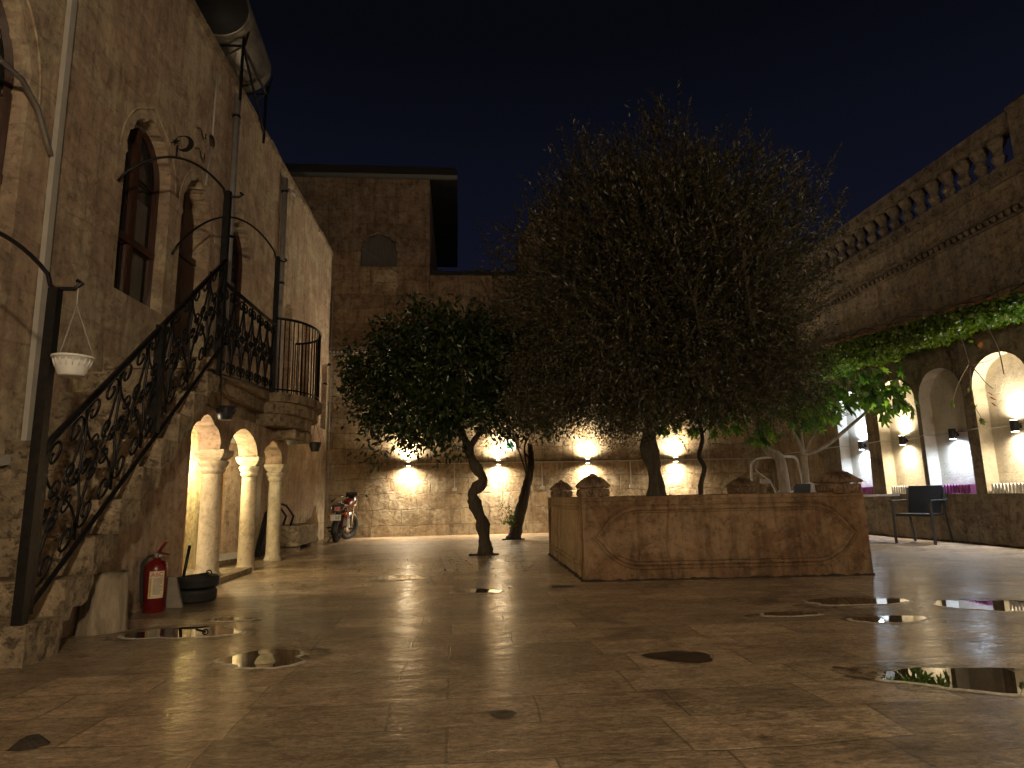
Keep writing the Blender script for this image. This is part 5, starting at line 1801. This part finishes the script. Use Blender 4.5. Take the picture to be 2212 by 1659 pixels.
f2_ = thing('fig_tree', 'fig tree with a thick pale bent trunk behind the planter', 'tree', (5.82, 11, 0), 'fig trees behind the planter')
m = MB()
limb(m, smooth_path([(5.85, 11, 0), (5.83, 11, .4), (5.80, 11, .75), (5.78, 11, 1.1), (5.74, 11, 1.38), (5.56, 11, 1.52), (5.44, 11, 1.75), (5.38, 11, 2.05), (5.36, 11, 2.3)]), .105, .07, 10, .08)
limb(m, smooth_path([(5.37, 11, 2.05), (5.1, 10.95, 2.2), (4.7, 10.9, 2.15), (4.5, 10.85, 2.05)]), .03, .012, 6)
limb(m, smooth_path([(5.37, 11, 2.2), (5.7, 10.9, 2.35), (6.2, 10.8, 2.3)]), .03, .015, 6)
m.build('trunk', M['barkgrey'], f2_)
pts = []
r5 = random.Random(21)
for i in range(150):
    x = r5.uniform(4.1, 6.7)
    pts.append((x, 10.8 + r5.uniform(-.45, .35), 2.12 + r5.uniform(-.22, .5) + .08 * math.sin(x * 4)))
for i in range(12): pts.append((5.30 + r5.uniform(-.18, .12), 10.7, 1.72 + r5.uniform(-.08, .25)))
fig_leaves('crown', pts, (.16, .26), M['figleaf'], f2_)

f1_ = thing('fig_tree', 'young fig tree with a thin dark wavy stem right of the thick trunk', 'tree', (4.05, 10.5, 0), 'fig trees behind the planter')
m = MB()
limb(m, smooth_path([(4.07, 10.5, 0), (4.06, 10.5, .5), (4.06, 10.5, .9), (4.15, 10.5, 1.2), (4.07, 10.5, 1.40), (4.15, 10.5, 1.68), (4.12, 10.5, 1.95), (4.0, 10.4, 2.2)]), .05, .028, 8, .12)
limb(m, smooth_path([(4.13, 10.5, 1.75), (4.35, 10.45, 2.0), (4.6, 10.4, 2.1)]), .02, .012, 6)
m.build('trunk', M['barkdark'], f1_)
pts = []
for i in range(90):
    x = r5.uniform(3.2, 4.7); pts.append((x, 10.2 + r5.uniform(-.4, .3), 1.98 + r5.uniform(-.16, .45) + .07 * math.sin(x * 5)))
fig_leaves('crown', pts, (.14, .22), M['figleaf'], f1_, seed=5)

f3_ = thing('fig_tree', 'fig tree with a straight pale stem forking at head height, by the lit niches', 'tree', (5.9, 10.4, 0), 'fig trees behind the planter')
m = MB()
limb(m, smooth_path([(5.84, 10.4, 0), (5.83, 10.4, .5), (5.86, 10.4, 1.0), (5.87, 10.4, 1.38)]), .062, .055, 10, .06)
limb(m, smooth_path([(5.87, 10.4, 1.36), (5.80, 10.4, 1.6), (5.70, 10.4, 1.85), (5.68, 10.4, 2.2)]), .038, .022, 7, .04)
limb(m, smooth_path([(5.88, 10.4, 1.40), (5.86, 10.4, 1.7), (5.80, 10.35, 2.2)]), .032, .02, 7, .04)
limb(m, smooth_path([(5.88, 10.4, 1.40), (6.0, 10.4, 1.6), (6.15, 10.35, 1.85)]), .02, .012, 7, .04)
limb(m, smooth_path([(5.88, 10.4, 1.38), (6.2, 10.3, 1.52), (6.6, 10.15, 1.85), (6.9, 10.0, 2.15), (7.0, 9.9, 2.5)]), .04, .018, 7, .04)
limb(m, smooth_path([(5.70, 10.4, 1.95), (5.4, 10.35, 2.02), (5.1, 10.3, 2.05)]), .018, .01, 6, .04)
m.build('trunk', M['barkgrey'], f3_)
pts = []
for i in range(170):
    t = r5.random(); x = 5.5 + 1.55 * t
    pts.append((x + r5.uniform(-.1, .1), 10.1 - .5 * t + r5.uniform(-.45, .3), 2.08 + .25 * t + r5.uniform(-.22, .48)))
for i in range(26): pts.append((r5.uniform(6.75, 7.05), r5.uniform(9.2, 9.7), r5.uniform(1.95, 2.4)))
fig_leaves('crown', pts, (.15, .25), M['figleaf'], f3_, seed=8)

# --- ivy canopy on the right wall
iv = thing('ivy_canopy', 'green ivy mat hanging along a tiled ledge above the niches', 'ivy', (7.05, 9.4, 3.0))
m = MB()
for y in np.arange(4.0, 12.0, .3):
    zt = 3.10 + .38 * (max(0, y - 6.5) / 5.1)
    m.obox((7.02, y + .15, zt + .03), (0, 1, 0), (1, 0, .12), (0, 0, 1), .148, .24, .018)
m.build('tile_ledge', M['tile'], iv)
m = MB()
for i in range(16):
    y0 = 4.2 + i * .5; z = 3.10 + .38 * (max(0, y0 - 6.5) / 5.1)
    m.tube(smooth_path([(7.0 + rnd.uniform(-.2, .1), y0, z + .06), (6.95 + rnd.uniform(-.2, .1), y0 + .4, z + .1 + rnd.uniform(0, .08)), (7.0 + rnd.uniform(-.2, .1), y0 + 1.0, z + .09)], 4), .012, 5)
m.build('vine_stems', M['twig'], iv)
n_ = 19000
yy = r3.uniform(4.0, 11.75, n_)
zt = 3.10 + .38 * np.maximum(0, yy - 6.5) / 5.1
zb2 = 2.90 + .03 * np.sin(yy * 5) + .02 * np.sin(yy * 13)
xx = r3.uniform(6.72, 7.24, n_)
zz = zb2 + (zt - zb2) * r3.random(n_) ** 1.3
P = np.stack([xx, yy, zz], 1)
leaf_obj('foliage', P, np.stack([r3.normal(size=n_) * .5 - .3, r3.normal(size=n_) * .6, -r3.random(n_) * 1.2], 1), np.stack([r3.normal(size=n_) * .4 - .6, r3.normal(size=n_) * .4 - .3, r3.normal(size=n_) * .5 - .2], 1), r3.uniform(.035, .07, n_), r3.uniform(.03, .06, n_), M['ivyleaf'], iv)
hv = thing('hanging_vine', 'nearly bare vine with a few green and red leaves hanging before the nearest niche', 'vine', (7.0, 7.8, 3.0))
m = MB()
limb(m, smooth_path([(6.9, 8.0, 3.05), (6.93, 7.95, 2.75), (6.95, 7.92, 2.45)]), .012, .008, 5, .1)
limb(m, smooth_path([(6.95, 7.92, 2.45), (6.93, 8.05, 2.3), (6.93, 8.2, 2.12), (6.95, 8.3, 1.98)]), .007, .004, 5, .1)
limb(m, smooth_path([(6.95, 7.92, 2.45), (6.95, 7.8, 2.3), (6.95, 7.7, 2.15), (6.95, 7.6, 2.05)]), .007, .004, 5, .1)
limb(m, smooth_path([(6.95, 7.92, 2.45), (6.95, 7.75, 2.42), (6.95, 7.6, 2.42), (6.95, 7.5, 2.44)]), .006, .003, 5, .1)
limb(m, smooth_path([(6.95, 7.92, 2.40), (6.95, 7.95, 2.1), (6.95, 7.92, 1.85), (6.95, 7.85, 1.70)]), .006, .003, 5, .1)
limb(m, smooth_path([(6.9, 7.6, 3.0), (6.93, 7.5, 2.8), (6.95, 7.42, 2.5), (6.95, 7.4, 2.2)]), .012, .006, 5, .1)
m.build('stem', M['twig'], hv)
for q_ in [(6.93, 8.3, 2.0), (6.93, 7.95, 2.13), (6.93, 7.90, 1.95), (6.93, 7.86, 1.88), (6.93, 7.85, 1.70), (6.93, 7.8, 1.68), (6.93, 7.85, 2.85), (6.93, 7.8, 2.75)]: fig_leaves('green_leaf', [q_], (.08, .12), M['ivyleaf'], hv, seed=int(q_[1] * 100 + q_[2] * 10))
for q_ in [(6.93, 7.68, 2.02), (6.93, 7.66, 1.95), (6.93, 7.65, 1.88), (6.93, 7.65, 2.7)]: fig_leaves('red_leaf', [q_], (.07, .10), M['dryleaf'], hv, seed=int(q_[1] * 100 + q_[2] * 10))

# ================================================================== FURNITURE AT THE RIGHT


def armchair(x, y, rz, label, mat, legs='blackpot'):
    t = thing('rattan_armchair', label, 'armchair', (0, 0, 0), 'woven plastic armchairs')
    k = M[legs]
    m = MB(); m.box(-.24, .24, -.22, .22, .385, .425); m.build('seat', mat, t, bevel=.008)
    m = MB(); m.add([(-.215, .20, .42), (.215, .20, .42), (.235, .30, .83), (-.235, .30, .83), (-.215, .225, .42), (.215, .225, .42), (.235, .325, .83), (-.235, .325, .83)],
                    [(0, 1, 2, 3), (7, 6, 5, 4), (0, 4, 5, 1), (1, 5, 6, 2), (2, 6, 7, 3), (3, 7, 4, 0)]); m.build('backrest', mat, t, bevel=.006)
    for s_ in (-1, 1):
        m = MB(); m.tube([(s_ * .26, -.24, 0), (s_ * .26, -.235, .60)], .021, 4, False); m.build('leg', k, t)
        m = MB(); m.tube([(s_ * .25, .34, 0), (s_ * .245, .24, .42), (s_ * .245, .30, .80)], .021, 4, False); m.build('leg', k, t)
        m = MB(); m.obox((s_ * .265, .01, .612), (0, 1, 0), (1, 0, 0), (0, 0, 1), .27, .026, .011); m.build('armrest', k, t, bevel=.006)
    t.location = (x, y, 0); t.rotation_euler = (0, 0, rz)
    return t


armchair(6.78, 9.02, R(-60), 'black woven armchair in front of the niches at the right', M['rattan'])
c2_ = armchair(5.38, 9.85, R(160), 'black woven chair whose back shows over the planter rim', M['rattan'])
c3_ = armchair(5.78, 9.8, R(-165), 'pale woven chair back half hidden by the largest planter cap', M['rattanw'], 'whitepaint')
c2_.location = (5.36, 10.0, 0); c3_.location = (5.84, 9.95, 0)
c2_.scale = (1.08,) * 3; c3_.scale = (1.1,) * 3
c2_.rotation_euler = (0, 0, R(200)); c3_.rotation_euler = (0, 0, R(158))
tb = thing('cafe_table', 'thin-topped table between the planter and the black armchair', 'table', (6.5, 9.8, 0))
m = MB(); m.box(6.16, 6.86, 9.5, 10.15, .675, .70); m.build('tabletop', M['concrete'], tb, bevel=.004)
m = MB(); m.tube([(6.26, 9.85, .02), (6.26, 9.85, .675)], .03, 10); m.lathe([(.2, 0), (.2, .015), (.05, .03)], (6.26, 9.85, 0), 20); m.build('pedestal', M['iron'], tb)
sw = thing('swing_seat_frame', 'white tubular metal swing frame standing before the back wall', 'swing frame', (6.3, 12.3, 0))
for dy in (0,):
    for (xa, xb) in ((5.84, 6.80),):
        m = MB(); m.tube(smooth_path([(xa - .02, 12.35, 0), (xa, 12.35, 1.2), (xa + .05, 12.3, 1.40), (xa + .18, 12.3, 1.45), (xb - .2, 12.3, 1.47), (xb - .03, 12.3, 1.42), (xb + .02, 12.3, 1.25), (xb, 12.2, 1.0), (xb - .05, 12.1, .6), (xb - .15, 12.0, 0)], 4), .028, 8); m.build('hoop', M['whitepaint'], sw)
m = MB(); m.tube(smooth_path([(5.98, 12.3, 1.40), (5.9, 12.25, 1.2), (6.15, 12.2, .95), (6.32, 12.1, .3), (6.36, 12.1, 0)], 4), .014, 6); m.build('brace', M['whitepaint'], sw)
for (x, a) in ((6.98, .0), (7.02, .06)):
    m = MB(); m.tube([(x - .12, 12.2, 1.45 - a), (x - .12, 12.15, .9), (x, 12.0, .0)], .024, 8); m.build('leg', M['whitepaint'], sw)
m = MB(); m.tube([(6.12, 11.9, 0), (6.12, 11.9, .76), (6.16, 11.9, .80), (6.28, 11.9, .80)], .012, 6); m.box(6.28, 6.7, 11.88, 11.92, .35, .79); m.build('swing_back', M['pvc'], sw)
m = MB(); m.box(6.80, 7.05, 13.955, 13.999, .96, 1.06)
tag(m.build('switch_box', M['pvc'], origin=(6.9, 13.98, 1.0)), 'small pale switch box near the right courtyard corner', 'switch box')
m = MB(); m.tube([(7.13, 13.96, 0), (7.13, 13.96, 1.52)], .018, 6)
tag(m.build('corner_pipe', M['pvcg'], origin=(7.13, 13.96, 0)), 'thin vertical pipe in the right courtyard corner', 'pipe')

# cables
m = MB(); m.tube([(LWx(10.6), 10.6, 6.25), (-2.0, 12.5, 5.9), (-1.2, 13.9, 5.75)], .004, 4)
tag(m.build('overhead_cable', M['blackpot'], origin=(-2, 12, 6)), 'thin dark cable from the house roof to the tower', 'cable')
m = MB(); m.tube([(7.2, 7.6, 4.9), (7.15, 9.0, 4.2), (7.15, 10.5, 3.6)], .004, 4)
tag(m.build('overhead_cable', M['blackpot'], origin=(7.2, 9, 4)), 'thin dark cable sloping down the right wall', 'cable')
# black lump and crumbs on the floor
m = MB(); p = blob(.06, .045, 10, 77, n=18); m.add([(-1.45 + u, 2.46 + v, .002) for u, v in p] + [(-1.45 + u * .5, 2.46 + v * .5, .028) for u, v in p], [(i, (i + 1) % 18, (i + 1) % 18 + 18, i + 18) for i in range(18)] + [tuple(range(18, 36))], True)
tag(m.build('dark_rag', M['soil'], origin=(-1.45, 2.46, 0)), 'small black crumpled lump on the near left paving', 'rag')
n_ = 520
P = np.stack([r3.normal(size=n_) * .75 - .1, 8.0 + r3.normal(size=n_) * .9, np.full(n_, .006)], 1)
o = leaf_obj('fallen_leaves', P, np.stack([r3.normal(size=n_), r3.normal(size=n_), np.zeros(n_)], 1), np.stack([r3.normal(size=n_) * .2, r3.normal(size=n_) * .2, np.ones(n_)], 1), r3.uniform(.012, .035, n_), r3.uniform(.008, .018, n_), M['soil'], None)
tag(o, 'scattered fallen leaves and crumbs on the paving below the orange tree', 'leaf litter', None, 'stuff')

# ================================================================== unseen side of the courtyard: assumed wall and lanterns, added for light from behind
ew = thing('assumed_entrance_wall', 'assumed plain stone wall behind the viewpoint, added to carry the lanterns', 'wall', (2, -4, 0))
m = MB(); m.box(-3.8, 7.8, -4.3, -4.0, 0, 4.0); m.build('wall', M['tower'], ew)
for i, (x, lb_) in enumerate(((1.2, 'assumed lit lantern on the entrance wall, nearer the stair side'), (4.6, 'assumed lit lantern on the entrance wall, nearer the niches'))):
    t = thing('assumed_lantern', lb_, 'wall lamp', (x, -3.9, 3.2), 'assumed lanterns on the entrance wall')
    m = MB(); m.box(x - .08, x + .08, -4.0, -3.97, 3.05, 3.45); m.tube([(x, -3.97, 3.4), (x, -3.8, 3.42)], .012, 6); m.build('bracket', M['iron'], t)
    m = MB(); m.lathe([(.05, 0), (.08, .02), (.10, .22), (.03, .28)], (x, -3.8, 3.12), 8); m.build('glass', M['lampwarm'], t)
    light('assumed_lantern_light', 'POINT', (x, -3.55, 3.2), (500, 45)[i], WARM, t, size=.12)  # assumed source, added to light the planter front and the left wall
